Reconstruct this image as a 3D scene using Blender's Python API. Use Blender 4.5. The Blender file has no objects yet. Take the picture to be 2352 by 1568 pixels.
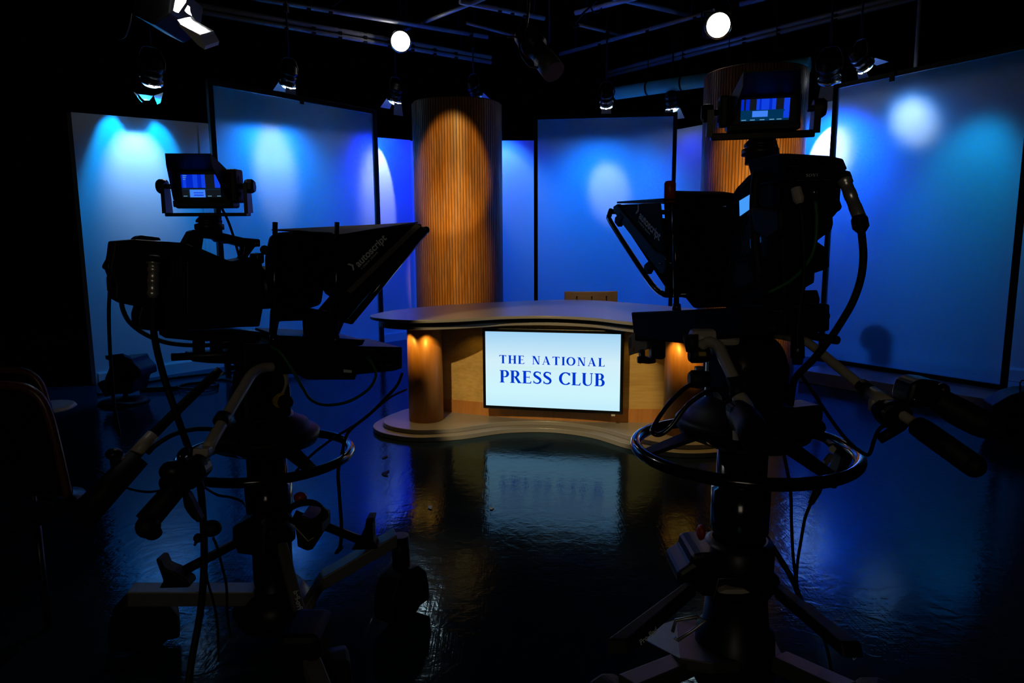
import bpy, bmesh, math, random
from mathutils import Vector, Matrix, Quaternion
random.seed(7)
S = bpy.context.scene
COL = S.collection
V = Vector
R = math.radians

# ------------------------------------------------------------------ camera
FPX, HC, PITCH, ROLL = 1568.0, 1.45, R(8.2), R(-0.35)
CM = Matrix.Rotation(math.pi/2-PITCH, 3, 'X') @ Matrix.Rotation(ROLL, 3, 'Z')
CP = V((0, 0, HC))
cd = bpy.data.cameras.new('camera'); cam = bpy.data.objects.new('camera', cd); COL.objects.link(cam)
cd.sensor_width = 36.0; cd.lens = 36.0*FPX/2352.0; cd.clip_start = 0.05; cd.clip_end = 60
cam.matrix_world = Matrix.Translation(CP) @ CM.to_4x4()
S.camera = cam
# ------------------------------------------------------------------ world, exposure
W = bpy.data.worlds.new('world'); S.world = W; W.use_nodes = True
W.node_tree.nodes['Background'].inputs[0].default_value = (0.02, 0.03, 0.05, 1)
W.node_tree.nodes['Background'].inputs[1].default_value = 0.0
vs = S.view_settings
S.display_settings.display_device = 'sRGB'
vs.view_transform = 'Standard'; vs.look = 'None'; vs.gamma = 1.0; vs.exposure = 0.0; vs.use_curve_mapping = False

def light(name, kind, loc, target, power, color, size=0.04, angle=60, blend=0.4, shape=None, sy=None, tall=1.0):
    d = bpy.data.lights.new(name, kind); d.energy = power; d.color = color
    if kind == 'SPOT':
        d.spot_size = R(angle); d.spot_blend = blend; d.shadow_soft_size = size
    elif kind == 'AREA':
        d.size = size
        if sy: d.shape = 'RECTANGLE'; d.size_y = sy
    else:
        d.shadow_soft_size = size
    o = bpy.data.objects.new(name, d); COL.objects.link(o)
    o.location = loc
    o.rotation_euler = (V(target)-V(loc)).to_track_quat('-Z', 'Y').to_euler()
    o.scale = (1, tall, 1)
    return o

# pixel of the 2352x1568 frame -> point in the room
def ray(u, v): return CM @ V(((u-1176)/FPX, -(v-784)/FPX, -1.0))
def D(u, v, y): d = ray(u, v); return CP + d*(y/d.y)               # at depth y
def Zp(u, v, z=0.0): d = ray(u, v); return CP + d*((z-HC)/d.z)     # at height z
class Frame:                                                      # l along f, w along s, z up
    def __init__(s, O, ang, side):
        s.O = V((O[0], O[1], 0)); s.f = V((math.cos(ang), math.sin(ang), 0)); s.s = V((s.f.y, -s.f.x, 0))*side
    def p(s, l, w, z): return s.O + s.f*l + s.s*w + V((0, 0, z))
    def onw(s, u, v, w=0):
        d = ray(u, v); o = s.O + s.s*w; return CP + d*((o-CP).dot(s.s)/d.dot(s.s))
    def onl(s, u, v, l=0):
        d = ray(u, v); o = s.O + s.f*l; return CP + d*((o-CP).dot(s.f)/d.dot(s.f))

# spot lights of the studio rig: two from each head, the wide blue wash and the hot centre of its beam
BL = (0.0, 0.17, 1.0); RB = (0.0, 0.02, 1.0); HOT = (0.60, 0.74, 0.72); MID = (0.0, 0.30, 1.0); TEAL = (0.0, 0.55, 0.9)

# ------------------------------------------------------------------ mesh helpers
class MB:
    def __init__(s): s.b = bmesh.new(); s.mi = 0
    def _faces(s, before):
        if s.mi:
            s.b.faces.ensure_lookup_table()
            for f in s.b.faces[before:]: f.material_index = s.mi
    def box(s, c, size, rot=None, bev=0.0, seg=2):
        n = len(s.b.faces)
        t = bmesh.new(); bmesh.ops.create_cube(t, size=1.0)
        for v in t.verts: v.co = V((v.co.x*size[0], v.co.y*size[1], v.co.z*size[2]))
        if bev: bmesh.ops.bevel(t, geom=t.edges[:], offset=bev, segments=seg, affect='EDGES', profile=0.5)
        m = (rot.to_4x4() if rot else Matrix()); m = Matrix.Translation(V(c)) @ m
        s._merge(t, m); s._faces(n); return s
    def _merge(s, t, m=None):
        vm = {}
        for v in t.verts: vm[v] = s.b.verts.new(m @ v.co if m else v.co)
        for f in t.faces:
            try:
                nf = s.b.faces.new([vm[v] for v in f.verts]); nf.smooth = f.smooth
            except ValueError: pass
        t.free()
    def prism(s, pts, vec, bev=0.0, seg=2):
        n = len(s.b.faces)
        pts = [V(p) for p in pts]; vec = V(vec)
        t = bmesh.new()
        a = [t.verts.new(p) for p in pts]; c = [t.verts.new(p+vec) for p in pts]
        t.faces.new(a); t.faces.new(list(reversed(c)))
        k = len(pts)
        for i in range(k): t.faces.new([a[i], c[i], c[(i+1) % k], a[(i+1) % k]])
        bmesh.ops.recalc_face_normals(t, faces=t.faces[:])
        if bev: bmesh.ops.bevel(t, geom=t.edges[:], offset=bev, segments=seg, affect='EDGES', profile=0.5, clamp_overlap=True)
        bmesh.ops.triangulate(t, faces=[f for f in t.faces if len(f.verts) > 4])
        s._merge(t); s._faces(n); return s
    def poly(s, pts):
        n = len(s.b.faces)
        s.b.faces.new([s.b.verts.new(V(p)) for p in pts]); s._faces(n); return s
    def cyl(s, p0, p1, r0, r1=None, seg=20, cap=True, smooth=True):
        return s.lathe(p0, p1, [(0, r0), (1, r0 if r1 is None else r1)], seg, cap, smooth)
    def lathe(s, p0, p1, prof, seg=24, cap=True, smooth=True):
        # prof: (t along p0->p1, radius)
        n = len(s.b.faces)
        p0 = V(p0); p1 = V(p1); ax = (p1-p0)
        q = ax.normalized().to_track_quat('Z', 'Y'); X = q @ V((1, 0, 0)); Y = q @ V((0, 1, 0))
        rings = []
        for t, r in prof:
            c = p0+ax*t
            rings.append([s.b.verts.new(c+(X*math.cos(2*math.pi*i/seg)+Y*math.sin(2*math.pi*i/seg))*max(r, 1e-5)) for i in range(seg)])
        for a, b in zip(rings, rings[1:]):
            for i in range(seg):
                f = s.b.faces.new([a[i], a[(i+1) % seg], b[(i+1) % seg], b[i]]); f.smooth = smooth
        if cap:
            s.b.faces.new(list(reversed(rings[0]))); s.b.faces.new(rings[-1])
        s._faces(n); return s
    def tube(s, pts, r, seg=10, closed=False, res=6, cap=True):
        n = len(s.b.faces)
        pts = [V(p) for p in pts]
        rr = r if isinstance(r, (list, tuple)) else [r]*len(pts)
        if res > 1 and len(pts) > 2:
            P, Q = [], []
            m = len(pts)
            for i in range(m if closed else m-1):
                p1, p2 = pts[i], pts[(i+1) % m]
                p0 = pts[i-1] if (closed or i > 0) else p1*2-p2
                p3 = pts[(i+2) % m] if (closed or i+2 < m) else p2*2-p1
                for k in range(res):
                    t = k/res
                    P.append(0.5*((2*p1)+(p2-p0)*t+(2*p0-5*p1+4*p2-p3)*t*t+(3*p1-p0-3*p2+p3)*t**3))
                    Q.append(rr[i]*(1-t)+rr[(i+1) % m]*t)
            if not closed: P.append(pts[-1]); Q.append(rr[-1])
            pts, rr = P, Q
        m = len(pts); rings = []
        N = None
        for i in range(m):
            if closed: T = (pts[(i+1) % m]-pts[i-1])
            else: T = pts[min(i+1, m-1)]-pts[max(i-1, 0)]
            T.normalize()
            if N is None:
                N = T.orthogonal().normalized()
            else:
                N = (N-T*N.dot(T)); 
                if N.length < 1e-6: N = T.orthogonal()
                N.normalize()
            B = T.cross(N)
            rings.append([s.b.verts.new(pts[i]+(N*math.cos(2*math.pi*k/seg)+B*math.sin(2*math.pi*k/seg))*rr[i]) for k in range(seg)])
        for i in range(m if closed else m-1):
            a, b = rings[i], rings[(i+1) % m]
            off = 0
            if closed and i == m-1:
                off = min(range(seg), key=lambda o: (a[0].co-b[o].co).length)
            for k in range(seg):
                f = s.b.faces.new([a[k], a[(k+1) % seg], b[(k+1+off) % seg], b[(k+off) % seg]]); f.smooth = True
        if cap and not closed:
            s.b.faces.new(list(reversed(rings[0]))); s.b.faces.new(rings[-1])
        s._faces(n); return s
    def ball(s, c, r, scale=(1, 1, 1), seg=16):
        n = len(s.b.faces)
        t = bmesh.new(); bmesh.ops.create_uvsphere(t, u_segments=seg, v_segments=seg//2, radius=r)
        for f in t.faces: f.smooth = True
        for v in t.verts: v.co = V((v.co.x*scale[0], v.co.y*scale[1], v.co.z*scale[2]))
        s._merge(t, Matrix.Translation(V(c))); s._faces(n); return s
    def build(s, name, mat, parent=None, kind=None, recalc=True):
        if recalc: bmesh.ops.recalc_face_normals(s.b, faces=s.b.faces[:])
        base = V((0, 0, 0))
        if parent is not None: base = V(parent['_b'])
        for v in s.b.verts: v.co -= base
        me = bpy.data.meshes.new(name); s.b.to_mesh(me); s.b.free()
        for m in (mat if isinstance(mat, (list, tuple)) else [mat]): me.materials.append(m)
        o = bpy.data.objects.new(name, me); COL.objects.link(o)
        if parent is not None: o.parent = parent
        o['_b'] = tuple(base)
        if kind: o['kind'] = kind
        return o

def thing(name, loc, label, cat, group=None):
    o = bpy.data.objects.new(name, None); COL.objects.link(o); o.empty_display_size = 0.1
    o.location = loc; o['_b'] = tuple(V(loc)); return tag(o, label, cat, group)
def tag(o, label, cat, group=None):
    o['label'] = label; o['category'] = cat
    if group: o['group'] = group
    return o
def root_mesh(mb, name, mat, label, cat, group=None):
    return tag(mb.build(name, mat), label, cat, group)

# ------------------------------------------------------------------ materials
def mat(name, color, rough=0.5, metal=0.0, spec=0.5, noise=0.0, nscale=30.0, bump=0.0, bscale=80.0, coat=0.0):
    m = bpy.data.materials.new(name); m.use_nodes = True
    nt = m.node_tree; p = nt.nodes['Principled BSDF']
    p.inputs['Base Color'].default_value = (*color, 1); p.inputs['Roughness'].default_value = rough
    p.inputs['Metallic'].default_value = metal; p.inputs['Specular IOR Level'].default_value = spec
    p.inputs['Coat Weight'].default_value = coat
    tc = nt.nodes.new('ShaderNodeTexCoord')
    if noise:
        n = nt.nodes.new('ShaderNodeTexNoise'); n.inputs['Scale'].default_value = nscale; n.inputs['Detail'].default_value = 4
        nt.links.new(tc.outputs['Object'], n.inputs['Vector'])
        mx = nt.nodes.new('ShaderNodeMix'); mx.data_type = 'RGBA'
        mx.inputs[6].default_value = (*[c*(1-noise) for c in color], 1); mx.inputs[7].default_value = (*[min(1, c*(1+noise)) for c in color], 1)
        nt.links.new(n.outputs['Fac'], mx.inputs[0]); nt.links.new(mx.outputs[2], p.inputs['Base Color'])
    if bump:
        n = nt.nodes.new('ShaderNodeTexNoise'); n.inputs['Scale'].default_value = bscale; n.inputs['Detail'].default_value = 3
        nt.links.new(tc.outputs['Object'], n.inputs['Vector'])
        b = nt.nodes.new('ShaderNodeBump'); b.inputs['Strength'].default_value = bump; b.inputs['Distance'].default_value = 0.01
        nt.links.new(n.outputs['Fac'], b.inputs['Height']); nt.links.new(b.outputs['Normal'], p.inputs['Normal'])
    return m
def emit(name, color, strength=1.0):
    m = bpy.data.materials.new(name); m.use_nodes = True
    nt = m.node_tree; nt.nodes.remove(nt.nodes['Principled BSDF'])
    e = nt.nodes.new('ShaderNodeEmission'); e.inputs[0].default_value = (*color, 1); e.inputs[1].default_value = strength
    nt.links.new(e.outputs[0], nt.nodes['Material Output'].inputs[0]); return m
def wood(name, c1, c2, axis='Z', scale=6.0, stretch=14.0, rough=0.4):
    m = bpy.data.materials.new(name); m.use_nodes = True
    nt = m.node_tree; p = nt.nodes['Principled BSDF']; L = nt.links
    tc = nt.nodes.new('ShaderNodeTexCoord'); mp = nt.nodes.new('ShaderNodeMapping')
    sc = [stretch]*3; sc['XYZ'.index(axis)] = 1.0
    mp.inputs['Scale'].default_value = sc
    n = nt.nodes.new('ShaderNodeTexNoise'); n.inputs['Scale'].default_value = scale; n.inputs['Detail'].default_value = 6; n.inputs['Roughness'].default_value = 0.6
    n2 = nt.nodes.new('ShaderNodeTexNoise'); n2.inputs['Scale'].default_value = scale*0.25; n2.inputs['Detail'].default_value = 2
    L.new(tc.outputs['Object'], mp.inputs['Vector']); L.new(mp.outputs[0], n.inputs['Vector']); L.new(mp.outputs[0], n2.inputs['Vector'])
    ad = nt.nodes.new('ShaderNodeMath'); ad.operation = 'ADD'
    L.new(n.outputs['Fac'], ad.inputs[0]); L.new(n2.outputs['Fac'], ad.inputs[1])
    r = nt.nodes.new('ShaderNodeValToRGB'); r.color_ramp.elements[0].position = 0.75; r.color_ramp.elements[1].position = 1.25
    hl = nt.nodes.new('ShaderNodeMath'); hl.operation = 'MULTIPLY'; hl.inputs[1].default_value = 1.0
    mr = nt.nodes.new('ShaderNodeMapRange'); mr.inputs[1].default_value = 0.7; mr.inputs[2].default_value = 1.3
    L.new(ad.outputs[0], mr.inputs[0])
    mx = nt.nodes.new('ShaderNodeMix'); mx.data_type = 'RGBA'
    mx.inputs[6].default_value = (*c1, 1); mx.inputs[7].default_value = (*c2, 1)
    L.new(mr.outputs[0], mx.inputs[0]); L.new(mx.outputs[2], p.inputs['Base Color'])
    for x in (r, hl): nt.nodes.remove(x)
    p.inputs['Roughness'].default_value = rough
    return m
M = {}
M['black'] = mat('black_plastic', (0.008, 0.008, 0.009), 0.5, spec=.25, noise=0.3, nscale=40, bump=0.05, bscale=300)
M['satin'] = mat('satin_black', (0.007, 0.007, 0.008), 0.38, spec=.3, noise=0.2)
M['rubber'] = mat('black_rubber', (0.006, 0.006, 0.006), 0.6, spec=0.3, bump=0.1, bscale=120)
M['cloth'] = mat('black_cloth', (0.003, 0.003, 0.003), 0.95, spec=0.05, bump=0.4, bscale=60)
M['metal'] = mat('dark_metal', (0.05, 0.05, 0.055), 0.35, metal=0.8, noise=0.2)
M['gloss'] = mat('gloss_black_paint', (0.006, 0.006, 0.007), 0.15, coat=0.3)
M['chrome'] = mat('chrome', (0.6, 0.6, 0.58), 0.18, metal=1.0)
M['beige'] = mat('warm_grey_paint', (0.5, 0.44, 0.35), 0.4, noise=0.12, nscale=60)
M['grey'] = mat('grey_paint', (0.13, 0.13, 0.12), 0.45, noise=0.15)
M['darkgrey'] = mat('dark_grey_paint', (0.06, 0.06, 0.058), 0.5, noise=0.15)
M['alu'] = mat('aluminium', (0.4, 0.4, 0.42), 0.4, metal=0.7)
M['pipe'] = mat('pipe_paint', (0.55, 0.56, 0.58), 0.35, metal=0.2, noise=0.2)
M['duct'] = mat('duct_jacket', (0.12, 0.55, 0.45), 0.7, noise=0.15, nscale=8)
M['red'] = mat('red_plastic', (0.35, 0.02, 0.01), 0.4)
M['greenc'] = mat('green_cable', (0.01, 0.12, 0.03), 0.5)
M['yellow'] = mat('yellow_label', (0.5, 0.35, 0.02), 0.5)
M['label'] = mat('white_print', (0.45, 0.5, 0.48), 0.6)
M['labeld'] = mat('grey_print', (0.8, 0.86, 0.88), 0.6)
M['plug'] = mat('nickel_plug', (0.75, 0.72, 0.66), 0.3, metal=0.75)
M['matte'] = mat('matte_black', (0.006, 0.0065, 0.008), 0.65, spec=.1, noise=0.2, nscale=40)
M['white'] = mat('white_paint', (0.6, 0.6, 0.6), 0.5)
M['wallpaint'] = mat('pale_wall_paint', (0.62, 0.63, 0.65), 0.65, spec=0.25, noise=0.03, nscale=3, bump=0.04, bscale=200)
M['blackwall'] = mat('black_drape', (0.004, 0.004, 0.005), 0.95, spec=0.05, bump=0.4, bscale=12)
M['laminate'] = mat('speckled_laminate', (0.25, 0.24, 0.25), 0.32, noise=0.12, nscale=400)
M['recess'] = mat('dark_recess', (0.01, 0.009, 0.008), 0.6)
M['pillarwood'] = wood('slatted_wood', (0.22, 0.085, 0.022), (0.46, 0.2, 0.06), 'Z', 5, 10, 0.38)
M['groove'] = mat('dark_groove', (0.10, 0.04, 0.013), 0.7)
M['maple'] = wood('maple_veneer', (0.42, 0.27, 0.09), (0.56, 0.38, 0.15), 'X', 4, 16, 0.45)
M['orangewood'] = wood('cherry_veneer', (0.36, 0.15, 0.04), (0.46, 0.20, 0.06), 'Z', 8, 8, 0.4)
M['chairwood'] = wood('beech_ply', (0.42, 0.26, 0.12), (0.52, 0.34, 0.17), 'X', 6, 12, 0.45)
M['brownrim'] = mat('brown_wood_rim', (0.09, 0.03, 0.014), 0.35, noise=0.3, nscale=20)
M['lens'] = emit('lit_lens', (1.0, 0.93, 0.8), 16.0)
M['lensdim'] = emit('lit_lens_glow', (0.2, 0.45, 1.0), .8)
M['leak'] = emit('lamp_light_leak', (.85, .95, 1.0), 75.0)
M['lensblue'] = emit('lit_blue_lens', (0.45, 0.8, 1.0), 2.2)
M['tube'] = emit('lit_tube', (0.95, 1.0, 0.98), 6.0)
M['steel'] = mat('reflector_steel', (0.7, 0.7, 0.7), 0.25, metal=1.0)
M['bluegel'] = mat('blue_lit_flap', (0.25, 0.28, 0.32), 0.4, metal=0.3)

def floor_mat():
    m = bpy.data.materials.new('polished_dark_floor'); m.use_nodes = True
    nt = m.node_tree; p = nt.nodes['Principled BSDF']; L = nt.links
    # dark paint under a cool-toned polish: tinted gloss over a near-black base
    nt.nodes.remove(p)
    df = nt.nodes.new('ShaderNodeBsdfDiffuse'); df.inputs['Color'].default_value = (0.009, 0.018, 0.026, 1)
    gl = nt.nodes.new('ShaderNodeBsdfGlossy'); gl.inputs['Color'].default_value = (.36, .60, .85, 1)
    fr = nt.nodes.new('ShaderNodeFresnel'); fr.inputs['IOR'].default_value = 1.38
    ms = nt.nodes.new('ShaderNodeMixShader'); L.new(fr.outputs[0], ms.inputs[0]); L.new(df.outputs[0], ms.inputs[1]); L.new(gl.outputs[0], ms.inputs[2])
    L.new(ms.outputs[0], nt.nodes['Material Output'].inputs[0])
    tc = nt.nodes.new('ShaderNodeTexCoord')
    n1 = nt.nodes.new('ShaderNodeTexNoise'); n1.inputs['Scale'].default_value = 1.3; n1.inputs['Detail'].default_value = 6
    L.new(tc.outputs['Object'], n1.inputs['Vector'])
    mr = nt.nodes.new('ShaderNodeMapRange'); mr.inputs[1].default_value = 0.3; mr.inputs[2].default_value = 0.7; mr.inputs[3].default_value = 0.07; mr.inputs[4].default_value = 0.15
    L.new(n1.outputs['Fac'], mr.inputs[0]); L.new(mr.outputs[0], gl.inputs['Roughness'])
    # hand-trowelled waviness plus fine scratches
    n2 = nt.nodes.new('ShaderNodeTexNoise'); n2.inputs['Scale'].default_value = 16; n2.inputs['Detail'].default_value = 3; n2.inputs['Distortion'].default_value = 0.6
    L.new(tc.outputs['Object'], n2.inputs['Vector'])
    n3 = nt.nodes.new('ShaderNodeTexNoise'); n3.inputs['Scale'].default_value = 3.0; n3.inputs['Detail'].default_value = 2
    mp = nt.nodes.new('ShaderNodeMapping'); mp.inputs['Rotation'].default_value = (0, 0, 0.6)
    L.new(tc.outputs['Object'], mp.inputs['Vector'])
    mp.inputs['Scale'].default_value = (40, 1.2, 1); L.new(mp.outputs[0], n3.inputs['Vector'])
    mp2 = nt.nodes.new('ShaderNodeMapping'); mp2.inputs['Rotation'].default_value = (0, 0, -0.9); mp2.inputs['Scale'].default_value = (1.5, 50, 1)
    n4 = nt.nodes.new('ShaderNodeTexNoise'); n4.inputs['Scale'].default_value = 2.5
    L.new(tc.outputs['Object'], mp2.inputs['Vector']); L.new(mp2.outputs[0], n4.inputs['Vector'])
    a = nt.nodes.new('ShaderNodeMath'); a.operation = 'ADD'; b = nt.nodes.new('ShaderNodeMath'); b.operation = 'ADD'
    s1 = nt.nodes.new('ShaderNodeMath'); s1.operation = 'MULTIPLY'; s1.inputs[1].default_value = 0.18
    s2 = nt.nodes.new('ShaderNodeMath'); s2.operation = 'MULTIPLY'; s2.inputs[1].default_value = 0.18
    L.new(n3.outputs['Fac'], s1.inputs[0]); L.new(n4.outputs['Fac'], s2.inputs[0])
    L.new(n2.outputs['Fac'], a.inputs[0]); L.new(s1.outputs[0], a.inputs[1]); L.new(a.outputs[0], b.inputs[0]); L.new(s2.outputs[0], b.inputs[1])
    bp = nt.nodes.new('ShaderNodeBump'); bp.inputs['Strength'].default_value = 0.22; bp.inputs['Distance'].default_value = 0.006
    L.new(b.outputs[0], bp.inputs['Height']); L.new(bp.outputs['Normal'], gl.inputs['Normal']); L.new(bp.outputs['Normal'], fr.inputs['Normal'])
    return m
M['floor'] = floor_mat()

def frost_mat():
    m = bpy.data.materials.new('frosted_acrylic'); m.use_nodes = True
    nt = m.node_tree; L = nt.links; nt.nodes.remove(nt.nodes['Principled BSDF'])
    g = nt.nodes.new('ShaderNodeBsdfRefraction'); g.inputs['Roughness'].default_value = 0.33; g.inputs['IOR'].default_value = 1.35
    g.inputs['Color'].default_value = (0.95, 0.97, 1.0, 1)
    d = nt.nodes.new('ShaderNodeBsdfTranslucent'); d.inputs['Color'].default_value = (0.75, 0.78, 0.82, 1)
    n = nt.nodes.new('ShaderNodeTexNoise'); n.inputs['Scale'].default_value = 260; tc = nt.nodes.new('ShaderNodeTexCoord')
    L.new(tc.outputs['Object'], n.inputs['Vector'])
    mr = nt.nodes.new('ShaderNodeMapRange'); mr.inputs[3].default_value = 0.07; mr.inputs[4].default_value = 0.17
    L.new(n.outputs['Fac'], mr.inputs[0])
    x = nt.nodes.new('ShaderNodeMixShader'); L.new(mr.outputs[0], x.inputs[0]); L.new(g.outputs[0], x.inputs[1]); L.new(d.outputs[0], x.inputs[2])
    L.new(x.outputs[0], nt.nodes['Material Output'].inputs[0]); return m
M['frost'] = frost_mat()
# ------------------------------------------------------------------ the room
def struct(mb, name, m): return mb.build(name, m, kind='structure')
b = MB(); b.box((0, 5, -0.05), (20, 18, 0.1)); struct(b, 'floor', M['floor'])
b = MB(); b.box((0, 5, 5.45), (20, 18, 0.1)); struct(b, 'ceiling', M['blackwall'])
b = MB(); b.box((0, 13.55, 2.7), (20, 0.1, 5.4)); struct(b, 'wall_north', M['blackwall'])
b = MB(); b.box((0, -3.55, 2.7), (20, 0.1, 5.4)); struct(b, 'wall_south', M['blackwall'])
b = MB(); b.box((-9.55, 5, 2.7), (0.1, 17.2, 5.4)); struct(b, 'wall_west', M['blackwall'])
b = MB(); b.box((9.55, 5, 2.7), (0.1, 17.2, 5.4)); struct(b, 'wall_east', M['blackwall'])
# pale cyclorama flats: left run, middle, right run
WL0, WL1 = V((-4.355, 7.02, 0)), V((-1.5, 10.52, 0))
WR0, WR1 = V((1.9, 10.6, 0)), V((6.0, 6.1, 0))
def flat(a, c, za, zc, name, th=0.12):
    d = (c-a).normalized(); n = V((d.y, -d.x, 0))
    b = MB(); b.prism([a, c, c+V((0, 0, zc)), a+V((0, 0, za))], -n*th)
    return struct(b, name, M['wallpaint']), d, n
_, LD, LN = flat(WL0, WL1, 2.76, 2.98, 'wall_left')
flat(WL1, WR0, 2.97, 2.97, 'wall_back')
_, RD, RN = flat(WR0, WR1, 3.02, 3.2, 'wall_right')
def run(a, c, n, name, h=0.13, t=0.018):
    b = MB(); b.prism([a+n*0.001, c+n*0.001, c+n*(t+.001), a+n*(t+.001)], (0, 0, h-0.012)).prism([a+n*.001+V((0,0,h-.012)), c+n*.001+V((0,0,h-.012)), c+n*(t*.6)+V((0,0,h-.012)), a+n*(t*.6)+V((0,0,h-.012))], (0, 0, .012))
    return struct(b, name, M['white'])
run(WL0+LD*0.02, WL1-LD*0.05, LN, 'baseboard_left')
run(WL1+V((.05,0,0)), WR0-V((.05,0,0)), V((0, -1, 0)), 'baseboard_back')
run(WR0+RD*.05, WR1, RN, 'baseboard_right')
# joint between two flats of the left run
j = WL0 + LD*((Zp(500, 845) - WL0).dot(LD))
b = MB(); b.box(j+LN*0.004+V((0, 0, 1.47)), (0.03, 0.008, 2.66), Matrix.Rotation(math.atan2(LD.y, LD.x), 3, 'Z')); struct(b, 'trim_1', M['wallpaint'])

# ------------------------------------------------------------------ frosted screens on frames
def screen(name, a, c, z0, z1, label, clips=(), fw=0.05, foot=True):
    d = (c-a); w = d.length; d.normalize(); n = V((d.y, -d.x, 0))
    if n.y > 0: n = -n
    rot = Matrix.Rotation(math.atan2(d.y, d.x), 3, 'Z')
    t = thing(name, (a+c)/2, label, 'screen', 'frosted screens around the set')
    mid = (a+c)/2
    sh = MB(); sh.box(mid+V((0, 0, (z0+z1)/2)), (w-fw*1.2, 0.008, z1-z0-fw*1.2), rot); sh.build('frosted_sheet', M['frost'], t)
    for e, s in ((a, 1), (c, -1)):
        m = MB(); m.box(e+d*s*fw/2+V((0, 0, (z0+z1)/2)), (fw, 0.05, z1-z0), rot, 0.003)
        m.build('upright', M['black'], t)
    for zz in (z0+fw/2, z1-fw/2):
        m = MB(); m.box(mid+V((0, 0, zz)), (w-2*fw-.002, 0.045, fw), rot, 0.003); top_ = m.build('rail', M['black'], t)
    if foot:
        for e, s in ((a, 1), (c, -1)):
            m = MB(); m.box(e+d*s*fw/2+V((0, 0, (z0)/2)), (fw*.8, 0.04, z0), rot)
            m.box(e+d*s*fw/2+V((0, 0, .012)), (.12, .35, .024), rot, .004); m.build('foot', M['black'], t)
    for q in clips:
        m = MB(); m.box(a+d*w*q+n*.03+V((0, 0, z1-.045)), (.05, .012, .09), rot, .002); m.build('clip', M['black'], top_)
    return t, d, n
PB0, PB1 = D(515, 800, 7.25), D(881, 800, 8.95)
PB0.z = PB1.z = 0
screen('frosted_screen', PB0, PB1, .1, 3.12, 'tall frosted blue-lit screen standing before the left wall, beside the first wooden pillar', (.5,), .055)
PE0, PE1 = D(1227, 800, 9.3), D(1541, 800, 9.1)
PE0.z = PE1.z = 0
screen('frosted_screen', PE0, PE1, .1, 3.1, 'frosted blue-lit screen behind the desk, between the two wooden pillars', (), .05)
PF0, PF1 = V((3.40, 7.46, 0)), V((4.36, 5.90, 0))
screen('frosted_screen', PF0, PF1, .135, 3.07, 'largest frosted blue screen, standing on the grey plinth at the right edge', (.34,), .045, foot=False)
# plinth the right screen stands on
pa, pb = Zp(1835, 848, .13), Zp(2274, 917, .13)
pd = (pb-pa).normalized(); pn = V((-pd.y, pd.x, 0))
if pn.x < 0: pn = -pn
b = MB(); q0 = pa.copy(); q0.z = 0; q1 = pb+pd*.35; q1.z = 0
b.prism([q0, q1, q1+pn*1.0, q0+pn*1.0], (0, 0, .13), .006)
root_mesh(b, 'low_plinth', M['laminate'], 'long low grey plinth under the large right-hand frosted screen', 'plinth')

# ------------------------------------------------------------------ slatted wooden pillars
def pillar(c, r, z1, label, n=100):
    t = thing('slatted_pillar', c, label, 'pillar', 'round wooden slat pillars')
    b = MB(); ring = []
    for i in range(n):
        a0 = 2*math.pi*i/n; da = 2*math.pi/n
        for fr, rr in ((0.0, r), (0.76, r), (0.80, r-.007), (0.96, r-.007)):
            a = a0+da*fr; ring.append((math.cos(a)*rr, math.sin(a)*rr, fr))
    k = len(ring)
    lo = [b.b.verts.new((c[0]+x, c[1]+y, 0.0)) for x, y, f in ring]; hi = [b.b.verts.new((c[0]+x, c[1]+y, z1)) for x, y, f in ring]
    for i in range(k):
        f = b.b.faces.new([lo[i], lo[(i+1) % k], hi[(i+1) % k], hi[i]])
        if i % 4 in (1, 2, 3): f.material_index = 1
    b.build('slat_cladding', [M['pillarwood'], M['groove']], t)
    m = MB(); m.cyl((c[0], c[1], z1), (c[0], c[1], z1+.012), r-.01, seg=64); m.build('cap', M['groove'], t)
    return t
pc = D(1057, 700, 8.3); pillar((pc.x, pc.y, 0), .525, 3.04, 'round slatted wooden pillar behind the left half of the desk')
pr_ = D(1713, 700, 7.6); pillar((pr_.x, pr_.y, 0), .53, 3.2, 'round slatted wooden pillar half hidden behind the viewfinder of the camera facing away')

# ------------------------------------------------------------------ news desk
DM = V((.278, 5.07, 0)); DA = R(-12.5)
DU = V((math.cos(DA), math.sin(DA), 0)); DN = V((math.sin(DA), -math.cos(DA), 0))
DROT = Matrix.Rotation(DA, 3, 'Z')
def dk(a, bb, z=0.0): return DM+DU*a+DN*bb+V((0, 0, z))
def spline(pts, res=8):
    P = []
    m = len(pts)
    for i in range(m):
        p0, p1, p2, p3 = [V((*pts[(i+k) % m], 0)) for k in (-1, 0, 1, 2)]
        for k in range(res):
            t = k/res
            q = 0.5*((2*p1)+(p2-p0)*t+(2*p0-5*p1+4*p2-p3)*t*t+(3*p1-p0-3*p2+p3)*t**3); P.append((q.x, q.y))
    return P
half = [(-.33, .035), (-.63, .27), (-.93, .39), (-1.2, .33), (-1.36, .17), (-1.39, -.06), (-1.32, -.38), (-1.08, -.80), (-.64, -1.21)]
outline = [(0, -.05)]+half+[(0, -1.56)]+[(-x, y) for x, y in reversed(half)]
def inset(pts, d):
    out = []; n = len(pts)
    for i in range(n):
        a, c = V((*pts[i-1], 0)), V((*pts[(i+1) % n], 0)); t = (c-a).normalized(); nn = V((t.y, -t.x, 0))
        out.append((pts[i][0]-nn.x*d, pts[i][1]-nn.y*d))
    return out
OUT = spline(outline)
area = sum(OUT[i-1][0]*OUT[i][1]-OUT[i][0]*OUT[i-1][1] for i in range(len(OUT)))
sg = 1 if area > 0 else -1
desk = thing('news_desk', DM, 'curved wooden news desk with grey laminate top and a wide screen on its front', 'desk')
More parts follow.
